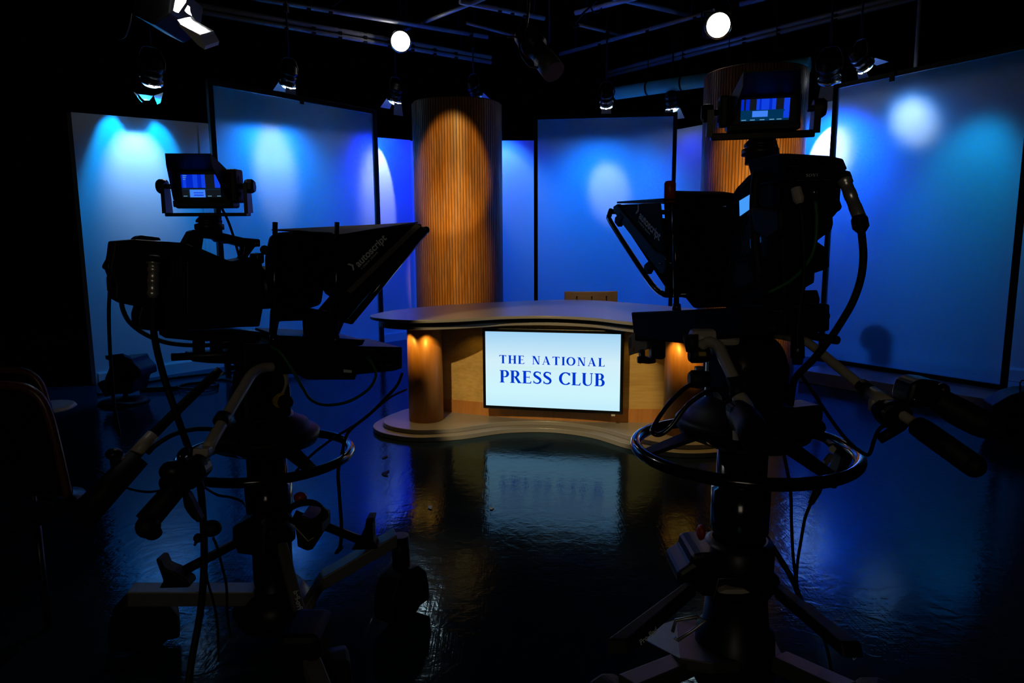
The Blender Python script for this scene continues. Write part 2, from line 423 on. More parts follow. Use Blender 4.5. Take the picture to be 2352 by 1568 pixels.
phalf = half[:6]+[(-1.31, -.36), (-1.0, -.52), (-.5, -.56)]
POUT = spline([(0, -.05)]+phalf+[(0, -.56)]+[(-x, y) for x, y in reversed(phalf)])
def slab(ins, z0, z1, name, m, bev=.004, out=None):
    b = MB(); b.prism([dk(a, c, z0) for a, c in inset(out or OUT, ins*sg)], (0, 0, z1-z0), bev); return b.build(name, m, desk)
slab(0, .883, .905, 'desktop', M['laminate'])
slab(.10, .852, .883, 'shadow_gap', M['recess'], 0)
slab(.065, .824, .852, 'under_shelf', M['laminate'])
slab(-.005, .0, .036, 'lower_step', M['laminate'], out=POUT)
slab(.075, .036, .07, 'upper_step', M['laminate'], out=POUT)
for s in (-1, 1):
    b = MB(); b.cyl(dk(s*.985, 0, .07), dk(s*.985, 0, .824), .136, seg=48); b.build('column', M['orangewood'], desk)
# gently bowed maple front with a darker kick strip
def bow(z0, z1, off, name, m):
    b = MB(); n = 28; F, K = [], []
    for i in range(n+1):
        a = -1.0+2.0*i/n; y = -.30+.125*(1-(a/1.0)**2)+off
        F.append((a, y))
    pts = [dk(a, y, z0) for a, y in F]+[dk(a, y-.03, z0) for a, y in reversed(F)]
    b.prism(pts, (0, 0, z1-z0)); return b.build(name, m, desk)
bow(.175, .824, 0, 'front_panel', M['maple'])
bow(.07, .175, .012, 'kick_strip', M['orangewood'])
# small downlights under the shelf
for a, c in ((-1.10, .165), (-.90, .185), (.90, .185), (1.10, .165), (-.62, -.05), (.66, -.05)):
    b = MB(); b.lathe(dk(a, c, .8235), dk(a, c, .812), [(0, .026), (.8, .026), (1, .018)], 16); b.build('downlight', M['chrome'], desk)
    light('downlight_beam', 'SPOT', dk(a, c, .808), dk(a*.985 if abs(a) > .8 else a, c-.05 if abs(a) > .8 else -.2, 0), 2.9 if abs(a) > .8 else .9, (1.0, .56, .08), .012, 110, .7)
# TV on the front
tv = thing('television', dk(.014, -.03, .14), 'wide flat television on the desk front showing blue National Press Club lettering', 'television')
TC, TW, TH = .013, 1.034, .582; TZ = .488
b = MB(); b.box(dk(TC, -.075, TZ), (TW+.05, .07, TH+.055), DROT, .008); b.build('bezel', M['gloss'], tv)
b = MB(); b.box(dk(TC, -.135, TZ-.03), (.75, .05, .42), DROT, .004); b.build('wall_mount', M['recess'], tv)
b = MB(); b.box(dk(TC+.47, -.038, TZ-TH/2-.0275-.006), (.03, .012, .012), DROT, .002); b.build('sensor', M['label'], tv)
def tvscreen_mat():
    m = bpy.data.materials.new('lit_tv_screen'); m.use_nodes = True
    nt = m.node_tree; L = nt.links; nt.nodes.remove(nt.nodes['Principled BSDF'])
    tc = nt.nodes.new('ShaderNodeTexCoord'); sp = nt.nodes.new('ShaderNodeSeparateXYZ'); L.new(tc.outputs['Generated'], sp.inputs[0])
    r = nt.nodes.new('ShaderNodeValToRGB')
    el = r.color_ramp.elements
    el[0].position = 0.0; el[0].color = (.56, .86, 1, 1)
    el[1].position = 1.0; el[1].color = (.36, .66, .93, 1)
    e = el.new(.2); e.color = (.62, .93, 1, 1)
    e = el.new(.62); e.color = (.66, .88, .97, 1)
    L.new(sp.outputs['Z'], r.inputs[0])
    em = nt.nodes.new('ShaderNodeEmission'); em.inputs[1].default_value = .98
    L.new(r.outputs[0], em.inputs[0]); L.new(em.outputs[0], nt.nodes['Material Output'].inputs[0]); return m
b = MB(); b.box(dk(TC, -.0385, TZ), (TW, .004, TH), DROT); scr = b.build('lit_screen', tvscreen_mat(), tv)

# ------------------------------------------------------------------ serif lettering, drawn stroke by stroke
def ribbon(P, Wd):
    out = []
    n = len(P)
    for i in range(n):
        a = V((*P[max(i-1, 0)], 0)); c = V((*P[min(i+1, n-1)], 0)); t = (c-a).normalized(); nn = V((-t.y, t.x, 0))
        out.append((V((*P[i], 0))+nn*Wd[i]/2, V((*P[i], 0))-nn*Wd[i]/2))
    return [[(x.x, x.y) for x in (out[i][0], out[i][1], out[i+1][1], out[i+1][0])] for i in range(n-1)]
def rect(x0, y0, x1, y1): return [[(x0, y0), (x1, y0), (x1, y1), (x0, y1)]]
def arc(cx, cy, rx, ry, a0, a1, wv, wh, n=20):
    P, Wd = [], []
    for i in range(n+1):
        a = R(a0+(a1-a0)*i/n); P.append((cx+rx*math.cos(a), cy+ry*math.sin(a))); Wd.append(wh+(wv-wh)*abs(math.cos(a))**1.5)
    return ribbon(P, Wd)
ST, TN, SE = .195, .085, .06
def stem(x, w=ST, top=True, bot=True):
    q = rect(x, 0, x+w, 1)
    if bot: q += rect(x-.07, 0, x+w+.07, SE)
    if top: q += rect(x-.07, 1-SE, x+w+.07, 1)
    return q
def bez(p0, p1, p2, p3, n=10):
    return [tuple((1-t)**3*p0[k]+3*(1-t)**2*t*p1[k]+3*(1-t)*t*t*p2[k]+t**3*p3[k] for k in (0, 1)) for t in [i/n for i in range(n+1)]]
def glyph(ch):
    if ch == 'T': return stem(.27, top=False)+rect(0, .93, .685, 1)+[[(0, 1), (0, .8), (.035, .8), (.09, .93)]]+[[(.685, 1), (.685, .8), (.65, .8), (.595, .93)]], .685
    if ch == 'H': return stem(.07)+stem(.555)+rect(.2, .47, .57, .535), .77
    if ch == 'E': return stem(.07)+rect(.2, .93, .58, 1)+rect(.2, .47, .5, .535)+rect(.2, 0, .6, .065)+[[(.58, 1), (.58, .82), (.55, .82), (.5, .94)]]+[[(.6, 0), (.63, .2), (.595, .2), (.52, .06)]]+rect(.47, .41, .5, .6), .63
    if ch == 'N': return rect(.1, 0, .165, 1)+rect(.03, 0, .235, SE)+rect(0, 1-SE, .2, 1)+[[(.06, 1), (.28, 1), (.72, 0), (.56, 0)]]+rect(.645, 0, .71, 1)+rect(.57, 1-SE, .785, 1), .79
    if ch == 'A': return [[(.36, 1), (.41, 1), (.12, 0), (.06, 0)], [(.29, 1), (.45, 1), (.76, 0), (.55, 0)]]+rect(.2, .3, .56, .36)+rect(0, 0, .2, SE)+rect(.5, 0, .8, SE), .8
    if ch == 'I': return stem(.07), .285
    if ch == 'L': return stem(.07)+rect(.2, 0, .58, .065)+[[(.58, 0), (.61, .22), (.575, .22), (.5, .06)]], .61
    if ch == 'O': return arc(.41, .5, .335, .465, 0, 360, .2, .08, 36), .82
    if ch == 'C': return arc(.43, .5, .355, .465, 42, 318, .2, .08, 30)+[[(.66, .73), (.73, .73), (.73, .97), (.69, .97)]], .74
    if ch == 'P': return stem(.07)+rect(.2, .93, .36, 1)+rect(.2, .44, .36, .505)+arc(.36, .72, .2, .247, -90, 90, .19, .08, 14), .64
    if ch == 'R': return stem(.07)+rect(.2, .93, .36, 1)+rect(.2, .47, .36, .535)+arc(.36, .735, .19, .232, -90, 90, .19, .08, 14)+[[(.28, .5), (.47, .5), (.77, 0), (.55, 0)]]+rect(.57, 0, .8, SE), .76
    if ch == 'B': return stem(.07)+rect(.2, .93, .36, 1)+rect(.2, .5, .4, .56)+rect(.2, 0, .38, .065)+arc(.36, .752, .165, .215, -90, 90, .185, .075, 14)+arc(.38, .28, .2, .248, -90, 90, .19, .075, 14), .68
    if ch == 'U': 
        return rect(.05, .3, .24, 1)+rect(0, 1-SE, .285, 1)+rect(.6, .3, .665, 1)+rect(.525, 1-SE, .74, 1)+ribbon([(.1425, .31)]+bez((.1425, .3), (.15, -.06), (.62, -.06), (.6325, .3), 16)+[(.6325, .31)], [.19]*3+[.18, .165, .145, .125, .105, .09, .08, .07]+[.065]*8), .75
    if ch == 'S': 
        P = bez((.53, .8), (.5, .99), (.1, 1.03), (.115, .74), 10)[:-1]+bez((.115, .74), (.13, .55), (.54, .5), (.53, .25), 10)[:-1]+bez((.53, .25), (.5, -.04), (.1, -.0), (.07, .2), 10)
        n = len(P); Wd = [.08+.125*math.exp(-((i/(n-1)-.5)/.23)**2) for i in range(n)]
        return ribbon(P, Wd)+rect(.515, .75, .55, .97)+rect(.05, .03, .085, .27), .6
    if ch == 'Y': return [[(0, 1), (.17, 1), (.42, .48), (.3, .48)], [(.6, 1), (.66, 1), (.42, .48), (.36, .48)]]+rect(.3, 0, .42, .5)+rect(-.03, 1-SE, .24, 1)+rect(.52, 1-SE, .72, 1)+rect(.2, 0, .52, SE), .7
    return [], .35
def serif_text(mb, txt, place, h, width, track=.12):
    # place(x, y): point in space for text coordinates in metres; scaled to the wanted total width
    x = 0.0; polys = []
    for ch in txt:
        g, w = glyph(ch); polys += [[(px+x, py) for px, py in q] for q in g]; x += w+track
    tot = x-track; k = width/(tot*h)
    for q in polys: mb.poly([place(px*h*k, py*h) for px, py in q])
def uv2tv(u, v):           # text layout measured on the screen front
    d = ray(u, v); o = DM+DN*-.0355; p = CP+d*((o-CP).dot(DN)/d.dot(DN)); return p
def tvp(a0, z0): return lambda x, y: dk(a0+x, -.0362, z0+y)
def at(p): r = p-DM; return r.dot(DU), p.z
aL, zL = at(uv2tv(1147, 834)); aR, _ = at(uv2tv(1389, 842)); zT = at(uv2tv(1147, 815))[1]
aP, zP = at(uv2tv(1148, 878)); zPT = at(uv2tv(1148, 849.5))[1]; aPR = at(uv2tv(1389, 887))[0]
M['tvblue'] = emit('tv_blue_ink', (0.0, .035, .62), 1.0); M['tvgreen'] = emit('tv_pale_green_rule', (.55, .85, .6), 1.0)
def wordwise(txt, a0, z0, h, width, track):
    full = sum(glyph(c)[1]+track for c in txt)-track; k = width/full; x = 0.0
    for word in txt.split(' '):
        ww = sum(glyph(c)[1]+track for c in word)-track
        b = MB(); serif_text(b, word, tvp(a0+x*k, z0), h, ww*k, track); b.build('lettering', M['tvblue'], scr, recalc=False)
        x += ww+track+glyph(' ')[1]+track
wordwise('THE NATIONAL', aL, zL, zT-zL, aR-aL, .2); wordwise('PRESS CLUB', aP, zP, zPT-zP, aPR-aP, .09)
b = MB()
for dz in (0, .0075, .015):
    zz = zPT+(zL-zPT)*.3+dz; b.poly([dk(aL, -.0362, zz), dk(aR, -.0362, zz), dk(aR, -.0362, zz+.0016), dk(aL, -.0362, zz+.0016)])
b.build('rule_lines', M['tvgreen'], scr, recalc=False)

# ------------------------------------------------------------------ wooden chair behind the desk
ch0 = D(1358, 690, 6.75); cx, cy = ch0.x, ch0.y+.1
chair = thing('wooden_chair', (cx, cy, 0), 'pale wooden chair whose back shows above the desktop', 'chair')
a0 = D(1297, 685, 6.75); a1 = D(1420, 685, 6.75); zt = D(1358, 669, 6.75).z
b = MB(); n = 12; w = (a1.x-a0.x)/2; mx_ = (a0.x+a1.x)/2
fr = []
for i in range(n+1):
    t = -1+2*i/n; fr.append(V((mx_+w*t, 6.75-.05*(1-t*t)+.03, zt-.42)))
b.prism(fr+[p+V((0, .014, 0)) for p in reversed(fr)], (0, 0, .42), .006)
b.build('backrest', M['chairwood'], chair)
for k in (-.55, 0, .55):
    b = MB(); b.cyl((mx_+w*k, 6.70, zt-.05), (mx_+w*k, 6.745, zt-.05), .006, seg=10); b.build('screw', M['metal'], chair)
b = MB(); b.box((mx_, 6.55, .46), (2*w, .44, .03), None, .01); b.build('seat', M['chairwood'], chair)
for sx in (-1, 1):
    for yy in (6.36, 6.74):
        b = MB(); b.cyl((mx_+sx*(w-.04), yy, 0), (mx_+sx*(w-.04), yy, .445), .014, .017); b.build('leg', M['chairwood'], chair)
    b = MB(); b.cyl((mx_+sx*(w-.1), 6.775, .2), (mx_+sx*(w-.1), 6.79, zt-.2), .012); b.build('back_post', M['metal'], chair)
# ------------------------------------------------------------------ ceiling grid pipes
def pipe(u0, v0, u1, v1, z, r, label, e0=0, e1=0, clips=(), double=0, m='pipe', name='lighting_pipe', gp='lighting grid pipes'):
    a, c = Zp(u0, v0, z), Zp(u1, v1, z); d = (c-a).normalized(); a = a-d*e0; c = c+d*e1
    t = thing(name, a, label, 'pipe', gp)
    b = MB(); b.cyl(a, c, r, seg=14); b.build('tube', M[m], t)
    if double:
        b = MB(); b.cyl(a-V((0, 0, double)), c-V((0, 0, double)), r*.9, seg=14); b.build('lower_tube', M[m], t)
    for q in clips:
        p = a+(c-a)*q
        b = MB(); b.box(p-V((0, 0, double*.5)), (.05, .05, double+2.6*r), Matrix.Rotation(math.atan2(d.y, d.x), 3, 'Z'), .004); b.build('pipe_clamp', M['black'], t)
    # hanger rods up to the ceiling
    for q in (.12, .88):
        p = a+(c-a)*q
        b = MB(); b.cyl(p, V((p.x, p.y, 5.4)), .012, seg=8); b.build('hanger_rod', M['black'], t)
    return t
pipe(740, 22, 1120, 85, 4.3, .028, 'dark grid pipe sloping past the top of the round lit lamp above the left screen', 1.5, 0.0, (.35, .42, .93))
pipe(640, 45, 1060, 120, 4.15, .03, 'doubled ceiling pipe the round lit lamp above the left screen hangs beside', 1.2, .5, (.3, .38, .46, .54, .62, .7, .78, .86), .07)
pipe(1320, 115, 1640, 25, 4.3, .028, 'ceiling pipe ending just beside the brightest round lamp', .3, 0, (.3, .62, .9))
pipe(1430, 157, 1850, 48, 4.15, .03, 'doubled ceiling pipe passing just under the brightest round lamp', .3, 1.6, (.3, .5, .6, .75), .06)
pipe(930, 68, 1065, 15, 4.36, .025, 'short cross pipe rising from the round lit lamp towards the top edge', .2, .6)
pipe(1122, 17, 1250, 42, 4.36, .03, 'short thick ceiling pipe wrapped with dark ties, top centre', .4, 0, (.45, .6, .75))
pipe(1360, 20, 1440, 0, 4.36, .03, 'short ceiling pipe beside the dangling cables, top right of centre', .25, .8)
pipe(1330, 57, 1425, 80, 4.38, .022, 'thin ceiling pipe joining the dangling cables to the long sloping pipe', 0, .1)
pipe(1440, 2, 1580, 34, 4.4, .03, 'ceiling pipe running down from the top edge to the left of the brightest lamp', .5, .1)
pipe(1700, 10, 1800, -15, 4.4, .03, 'ceiling pipe crossing the top edge right of the brightest lamp', 0, .5)
pipe(1098, 60, 1180, 82, 4.4, .02, 'thin faint pipe above the slatted pillar next to the cylindrical spotlight', .2, .3)
# pale insulated duct along the right run
da, db = Zp(1415, 214, 3.55), Zp(1850, 150, 3.55); dd = (db-da).normalized()
du = thing('ceiling_duct', da, 'pale teal insulated duct hung above the right-hand wooden pillar', 'duct')
b = MB(); b.cyl(da, db+dd*.05, .088, seg=28); b.build('duct_tube', M['duct'], du)
for q in (.19, .385, .63, .86):
    p = da+(db-da)*q; b = MB(); b.lathe(p-dd*.012, p+dd*.012, [(0, .091), (1, .091)], 28); b.cyl(p+V((0, 0, .09)), V((p.x, p.y, 5.4)), .006, seg=6); b.build('strap', M['black'], du)
# thin upright pole behind the large right screen
pp = D(2089, 140, 8.2); b = MB(); b.cyl((pp.x, 8.0, 0), (pp.x-.06, 8.0, 5.4), .022, seg=12)
# stays behind the right screen
root_mesh(b, 'support_pole', M['pipe'], 'thin upright pole rising above the large right-hand frosted screen', 'pole')

# ------------------------------------------------------------------ studio lamps
def lamp(pos, target, size, label, body=.26, glow=True, doors=(), hang=4.3, beam=None, lens='lens', ribs=True, square=False, name='studio_lamp', leak=0):
    pos = V(pos); ax = (V(target)-pos).normalized()
    q = ax.to_track_quat('Z', 'Y'); Y = (V((0, 0, 1))-ax*ax.z).normalized(); X = Y.cross(ax)
    t = thing(name, pos, label, 'studio lamp', 'studio lamps in the grid')
    r = size
    b = MB()
    if square: 
        rot = q.to_matrix(); b.box(pos-ax*body*.5, (2.05*r, 2.05*r, body), rot, .01)
    else:
        b.lathe(pos-ax*body, pos, [(0, r*.45), (.06, r*.8), (.3, r*.95), (.31, r*1.02), (.42, r*1.02), (.43, r*.93), (.55, r*.93), (.56, r*1.02), (.68, r*1.02), (.69, r*.95), (.9, r*1.0), (.92, r*1.1), (1, r*1.1)], 28, cap=False)
        b.lathe(pos-ax*body*1.0, pos-ax*body*.99, [(0, r*.45), (1, r*.45)], 28)
    b.build('housing', M['satin'], t)
    b = MB(); b.lathe(pos-ax*.012, pos+ax*.05, [(0, r*.98), (.3, r*.95), (.75, r*.6), (1, .001)], 28); b.build('front_lens', M[lens], t)
    b = MB(); b.lathe(pos-ax*.03, pos+ax*.002, [(0, r*1.1), (0, r*1.14), (1, r*1.14), (1, r*.98)], 28, cap=False); b.build('lens_ring', M['steel'], t)
    if leak:
        b = MB(); b.tube([pos+(X*math.cos(R(g))+Y*math.sin(R(g)))*r*1.13+ax*.004 for g in range(-90-leak, -89+leak-30, 6)]+[], .0026, 6, res=1); b.build('light_leak', M['leak'], t)
        b = MB(); b.tube([pos+(X*math.cos(R(g))+Y*math.sin(R(g)))*r*1.13+ax*.004 for g in range(-90+leak-22, -89+leak, 4)], .0026, 6, res=1); b.build('light_leak', M['leak'], t)
    # yoke and hanger
    c = pos-ax*body*.5; up = V((0, 0, 1)); side = X if abs(X.z) < abs(Y.z) else Y
    if side.z*side.z > .5: side = up.cross(ax).normalized()
    side = V((side.x, side.y, 0)).normalized()
    top = c+up*(r*2.3)
    b = MB(); b.tube([c+side*r*1.1, c+side*r*1.25+up*r*.9, c+side*r*.8+up*r*2.1, top, c-side*r*.8+up*r*2.1, c-side*r*1.25+up*r*.9, c-side*r*1.1], .009, 8); b.build('yoke', M['metal'], t)
    b = MB(); b.cyl(top, V((top.x, top.y, 5.4)), .011, seg=10); b.box(V((top.x, top.y, hang)), (.05, .07, .09), None, .008); b.build('hanger', M['black'], t)
    for k in doors:     # angle around the axis, opening, length, width
        an, op, ln, wd = k
        rd = X*math.cos(R(an))+Y*math.sin(R(an)); tg = ax.cross(rd)
        hinge = pos+rd*r*1.12; out = (ax*math.cos(R(op))+rd*math.sin(R(op)))
        b = MB(); b.prism([hinge-tg*r*wd, hinge+tg*r*wd, hinge+tg*r*wd*1.35+out*ln, hinge-tg*r*wd*1.35+out*ln], out.cross(tg)*.003); b.build('barn_door', M['bluegel'], t)
    return t, pos, ax
def wallspot(u, v):     # the point of the left or right run or the middle seen at (u, v)
    d = ray(u, v); best = None
    for a, c in ((WL0, WL1), (WL1, WR0), (WR0, WR1)):
        e = (c-a).normalized(); n = V((e.y, -e.x, 0)); t = (a-CP).dot(n)/d.dot(n); p = CP+d*t; s = (p-a).dot(e)
        if t > 0 and -1.2 <= s <= (c-a).length+.01 and (best is None or t < best[0]): best = (t, p, n)
    return best[1], best[2]
def washer(u, v, out, hit, hot, mid, wide, label, size=.085, hang=4.15, hcol=HOT, mcol=MID, wcol=BL, ha=38, wa=120, hb=.5, doors=((90, 25, .16, .7), (-90, 25, .16, .7)), whit=None, glow='lensblue', hs=.02, leak=55):
    # a lamp seen at pixel (u, v), hung `out` metres in front of the flats, aimed at the wall seen at pixel `hit`
    w, n = wallspot(u, max(v, 330))
    p = D(u, v, (w+n*out).y)
    tgt, _ = wallspot(*hit)
    t, p, ax = lamp(p, tgt, size, label, body=.24, doors=doors, hang=hang, lens=glow, leak=leak)
    f = p+ax*.06
    if hot: light('beam', 'SPOT', f, tgt, hot, hcol, hs, ha, hb)
    if mid: light('beam', 'SPOT', f, tgt, mid, mcol, hs, ha*1.35+6, .9)
    if wide: light('wash', 'SPOT', f, tgt if whit is None else wallspot(*whit)[0], wide, wcol, .05, wa, .9)
    return p
p = washer(347, 190, .75, (325, 430), 0, 0, 30, 'spotlight at far left with two blue-lit flaps, above the cat-ear light patch', .1, wcol=(0, .27, 1), doors=(), whit=(380, 560), leak=30)
f = p+(wallspot(325, 430)[0]-p).normalized()*.06
light('beam', 'SPOT', f, wallspot(318, 385)[0], 52, (.55, .64, .6), .012, 52, .9)
light('beam', 'SPOT', f, wallspot(322, 440)[0], 88, (0, .32, 1), .012, 92, .3)
# its barn doors: the top leaf cuts the notch into the light patch, the side leaves its flanks
for pix in (((290, 304), (334, 306), (366, 262), (246, 246)), ((236, 250), (222, 300), (150, 520), (95, 520), (115, 250)), ((372, 262), (392, 310), (432, 400), (500, 560), (600, 560), (560, 268))):
    b = MB(); b.prism([f+(wallspot(u, v)[0]-f).normalized()*.16 for u, v in pix], (0, .002, .002)); b.build('barn_door', M['bluegel'], bpy.data.objects['studio_lamp'])
washer(660, 195, .78, (628, 352), 74, 34, 215, 'spotlight hanging just above the top edge of the left frosted screen', wcol=(0, .22, 1), ha=38, hb=.4, whit=(640, 600))
washer(905, 232, .9, (866, 405), 140, 20, 300, 'spotlight with a curved bright rim between the left frosted screen and the first wooden pillar', wcol=RB, ha=31, hb=.3, whit=(930, 620))
washer(1095, 222, .6, (1180, 420), 16, 105, 170, 'dim ribbed lamp hanging directly over the first wooden pillar', mcol=(.06, .42, 1), wcol=RB, ha=34, glow='lensdim', leak=0, whit=(1150, 640))
washer(1393, 240, 1.0, (1398, 430), 75, 20, 225, 'spotlight hanging over the top edge of the frosted screen behind the desk', wcol=(0, .18, 1), ha=28, hb=.5, whit=(1395, 640))
washer(1545, 250, .7, (1570, 560), 0, 0, 28, 'spotlight with two bright crescents at the right corner of the middle frosted screen', wcol=RB, whit=(1600, 660))
washer(1905, 185, .75, (1908, 345), 260, 0, 330, 'dark spotlight hanging left of the top corner of the large right screen', .11, wcol=(0, .10, 1), leak=0, ha=31, hb=.25, whit=(1860, 640))
washer(1990, 152, .8, (2095, 272), 60, 46, 18, 'tilted spotlight with a bright streak at the top edge of the large right screen', wcol=(0, .24, 1), ha=30, hb=.5, whit=(2150, 600))
light('wash', 'SPOT', WR0+RD*4.6+RN*.7+V((0, 0, 3.3)), WR0+RD*4.35+V((0, 0, 1.9)), 105, (0, .42, 1), .05, 52, .9)
# two lamps whose lit lenses face the room
p = D(920, 95, 9.4); lamp(p, (p.x*.5, 0, 1.2), .125, 'round lit lamp above the gap between the left frosted screen and the first wooden pillar', hang=4.3)
light('beam', 'SPOT', p+V((0, -.1, -.02)), (.5, 6.2, .9), 25, (1, .85, .65), .08, 50, .6)
p = D(1650, 58, 7.6); lamp(p, (p.x*.6, 0, 1.2), .125, 'brightest round lit lamp high above the camera that faces away', hang=4.3, square=True)
light('beam', 'SPOT', p+V((0, -.1, -.02)), (.8, 6.3, .9), 60, (1, .85, .7), .08, 50, .6)
# cylindrical profile spotlight pointing down to the right
a = D(1215, 90, 5.6); c = D(1270, 162, 5.4); ax = (c-a).normalized()
t = thing('profile_spotlight', a, 'long cylindrical spotlight slanting down to the right above the first wooden pillar', 'studio lamp', 'studio lamps in the grid')
b = MB(); b.lathe(a-ax*.12, c, [(0, .05), (.1, .095), (.45, .1), (.46, .075), (.8, .075), (.81, .085), (1, .085)], 24); b.build('housing', M['satin'], t)
b = MB(); b.lathe(c-ax*.14, c+ax*.02, [(0, .087), (1, .087)], 24); b.build('colour_frame', M['grey'], t)
b = MB(); b.tube([a+V((-.03, -.09, .0)), a+V((.0, -.1, .3)), V((a.x, a.y, 4.0)), a+V((0, .1, .3)), a+V((-.03, .09, 0))], .01, 8); b.build('yoke', M['metal'], t)
b = MB(); b.cyl((a.x, a.y, 3.95), (a.x, a.y, 5.4), .014, seg=8); b.build('hanger', M['black'], t)
b = MB(); b.tube([D(1165, 84, 5.6), D(1190, 88, 5.55), D(1195, 120, 5.5), D(1215, 150, 5.45), D(1235, 155, 5.4)], .008, 8); b.build('power_cable', M['metal'], t)
# open-face lamp at the top left, seen edge on with its barn door catching the light
a = D(408, -25, 3.2); c = D(425, 8, 3.15)
t = thing('open_face_lamp', D(400, 0, 3.3), 'open-faced lamp cut by the top left edge, its lower barn door catching white light', 'studio lamp', 'studio lamps in the grid')
b = MB(); b.prism([D(u, v, 3.2) for u, v in ((398, 24), (410, -40), (432, -40), (422, 2), (405, 26))], (0, .02, 0)); b.build('lit_reflector', M['tube'], t)
b = MB(); b.prism([D(u, v, 3.25) for u, v in ((300, 30), (310, -40), (400, -40), (392, 30), (352, 56))], (0, .3, 0), .01); b.build('housing', M['satin'], t)
b = MB(); b.prism([D(u, v, 3.1) for u, v in ((407, 45), (415, 56), (459, 80), (461, 86), (472, 105), (470, 114), (455, 104), (412, 60))], (0, .15, .06)); b.build('barn_door', M['white'], t)
b = MB(); b.prism([D(u, v, 3.1) for u, v in ((431, 12), (424, 24), (428, 29), (436, 33), (432, 24))], (0, .02, 0)); b.build('reflector_edge', M['tube'], t)
b = MB(); b.cyl(D(360, -20, 3.4), V((D(360, -20, 3.4).x, 3.4, 5.4)), .015, seg=8); b.build('hanger', M['black'], t)
light('beam', 'SPOT', D(425, 20, 3.2), D(445, 85, 3.15), 8, (1, 1, 1), .03, 70, .3)
b = MB(); b.tube([D(302, 30, 3.2), D(298, 55, 3.2), D(288, 82, 3.2), D(272, 91, 3.2)], .004, 6); b.build('power_cable', M['metal'], t)
# key light from the grid above the cameras: shapes the warm pool on the first pillar and the desk front
light('pillar_beam', 'SPOT', (-.25, 3.2, 4.4), (pc.x-.03, pc.y-.5, 2.22), 950, (1.0, .62, .16), .03, 10.3, .4, tall=1.42)
light('pillar_beam', 'SPOT', (-.25, 3.2, 4.4), (pc.x-.03, pc.y-.5, 1.3), 1300, (1.0, .62, .16), .03, 10.4, 1.0, tall=2.1)
light('pillar_beam', 'SPOT', (1.8, 3.0, 4.4), (pr_.x-.07, pr_.y-.5, 2.38), 950, (1.0, .62, .16), .03, 12, .4, tall=1.38)
light('pillar_beam', 'SPOT', (1.8, 3.0, 4.4), (pr_.x-.07, pr_.y-.5, 1.4), 1250, (1.0, .62, .16), .03, 11.8, 1.0, tall=2.1)
light('desk_beam', 'SPOT', (-1.7, -.6, 4.3), (.24, 5.2, .38), 1150, (1.0, .72, .30), .05, 14.2, .2)
light('anchor_beam', 'SPOT', (.6, 2.6, 4.4), (.85, 6.5, 1.0), 150, (1.0, .74, .5), .05, 13, .6)
# added dim warm fill light behind the photographer
light('rear_fill', 'AREA', (-.8, -2.6, 2.2), (0, 2.5, .8), 5.5, (1, .86, .66), 1.0)
# ------------------------------------------------------------------ shared pieces of the two camera rigs
def sans(txt, size, bold=0.0):
    c = bpy.data.curves.new('t', 'FONT'); c.body = txt; c.size = size; c.offset = bold
    o = bpy.data.objects.new('t', c); COL.objects.link(o); bpy.context.view_layer.update()
    me = bpy.data.meshes.new_from_object(o.evaluated_get(bpy.context.evaluated_depsgraph_get()))
    bpy.data.objects.remove(o); bpy.data.curves.remove(c); return me
def put_text(name, txt, size, bold, org, ex, ey, m, parent, width=None):
    me = sans(txt, size, bold); base = V(parent['_b'])
    k = 1.0
    if width: k = width/max(v.co.x for v in me.vertices)
    for v in me.vertices: v.co = org+ex*v.co.x*k+ey*v.co.y*(k if width else 1.0)-base
    me.materials.append(m); o = bpy.data.objects.new(name, me); COL.objects.link(o); o.parent = parent; o['_b'] = tuple(base); return o
def px_tube(name, pts, r, m, parent=None, seg=8, res=6):
    b = MB(); b.tube([D(*p) for p in pts], r, seg, False, res); return b.build(name, m, parent)
def cable(name, pts, r, m, label, group=None):
    o = px_tube(name, pts, r, M[m]); return tag(o, label, 'cable', group)
def mount(fr, t):  # prism of a pixel outline lying on plane w, with thickness back to w2
    pass
def sidep(b, fr, pix, w, w2, bev=0.0):
    b.prism([fr.onw(u, v, w) for u, v in pix], fr.s*(w2-w), bev); return b
def backp(b, fr, pix, l, l2, bev=0.0):
    b.prism([fr.onl(u, v, l) for u, v in pix], fr.f*(l2-l), bev); return b
M['scr_blue'] = emit('vf_blue', (0.0, .02, .55)); M['scr_mid'] = emit('vf_mid', (0.005, .05, .75)); M['scr_dark'] = emit('vf_dark', (.006, .008, .012))
M['scr_tv'] = emit('vf_tv', (.05, .22, .9)); M['scr_floor'] = emit('vf_floor', (.0, .03, .09)); M['scr_text'] = emit('vf_text', (.12, .3, .45)); M['lcd'] = emit('blue_lcd', (.06, .33, .95)); M['lcddim'] = emit('blue_lcd_dim', (.003, .03, .11))
VFM = ['scr_floor', 'scr_blue', 'scr_mid', 'scr_dark', 'scr_tv', 'scr_text']

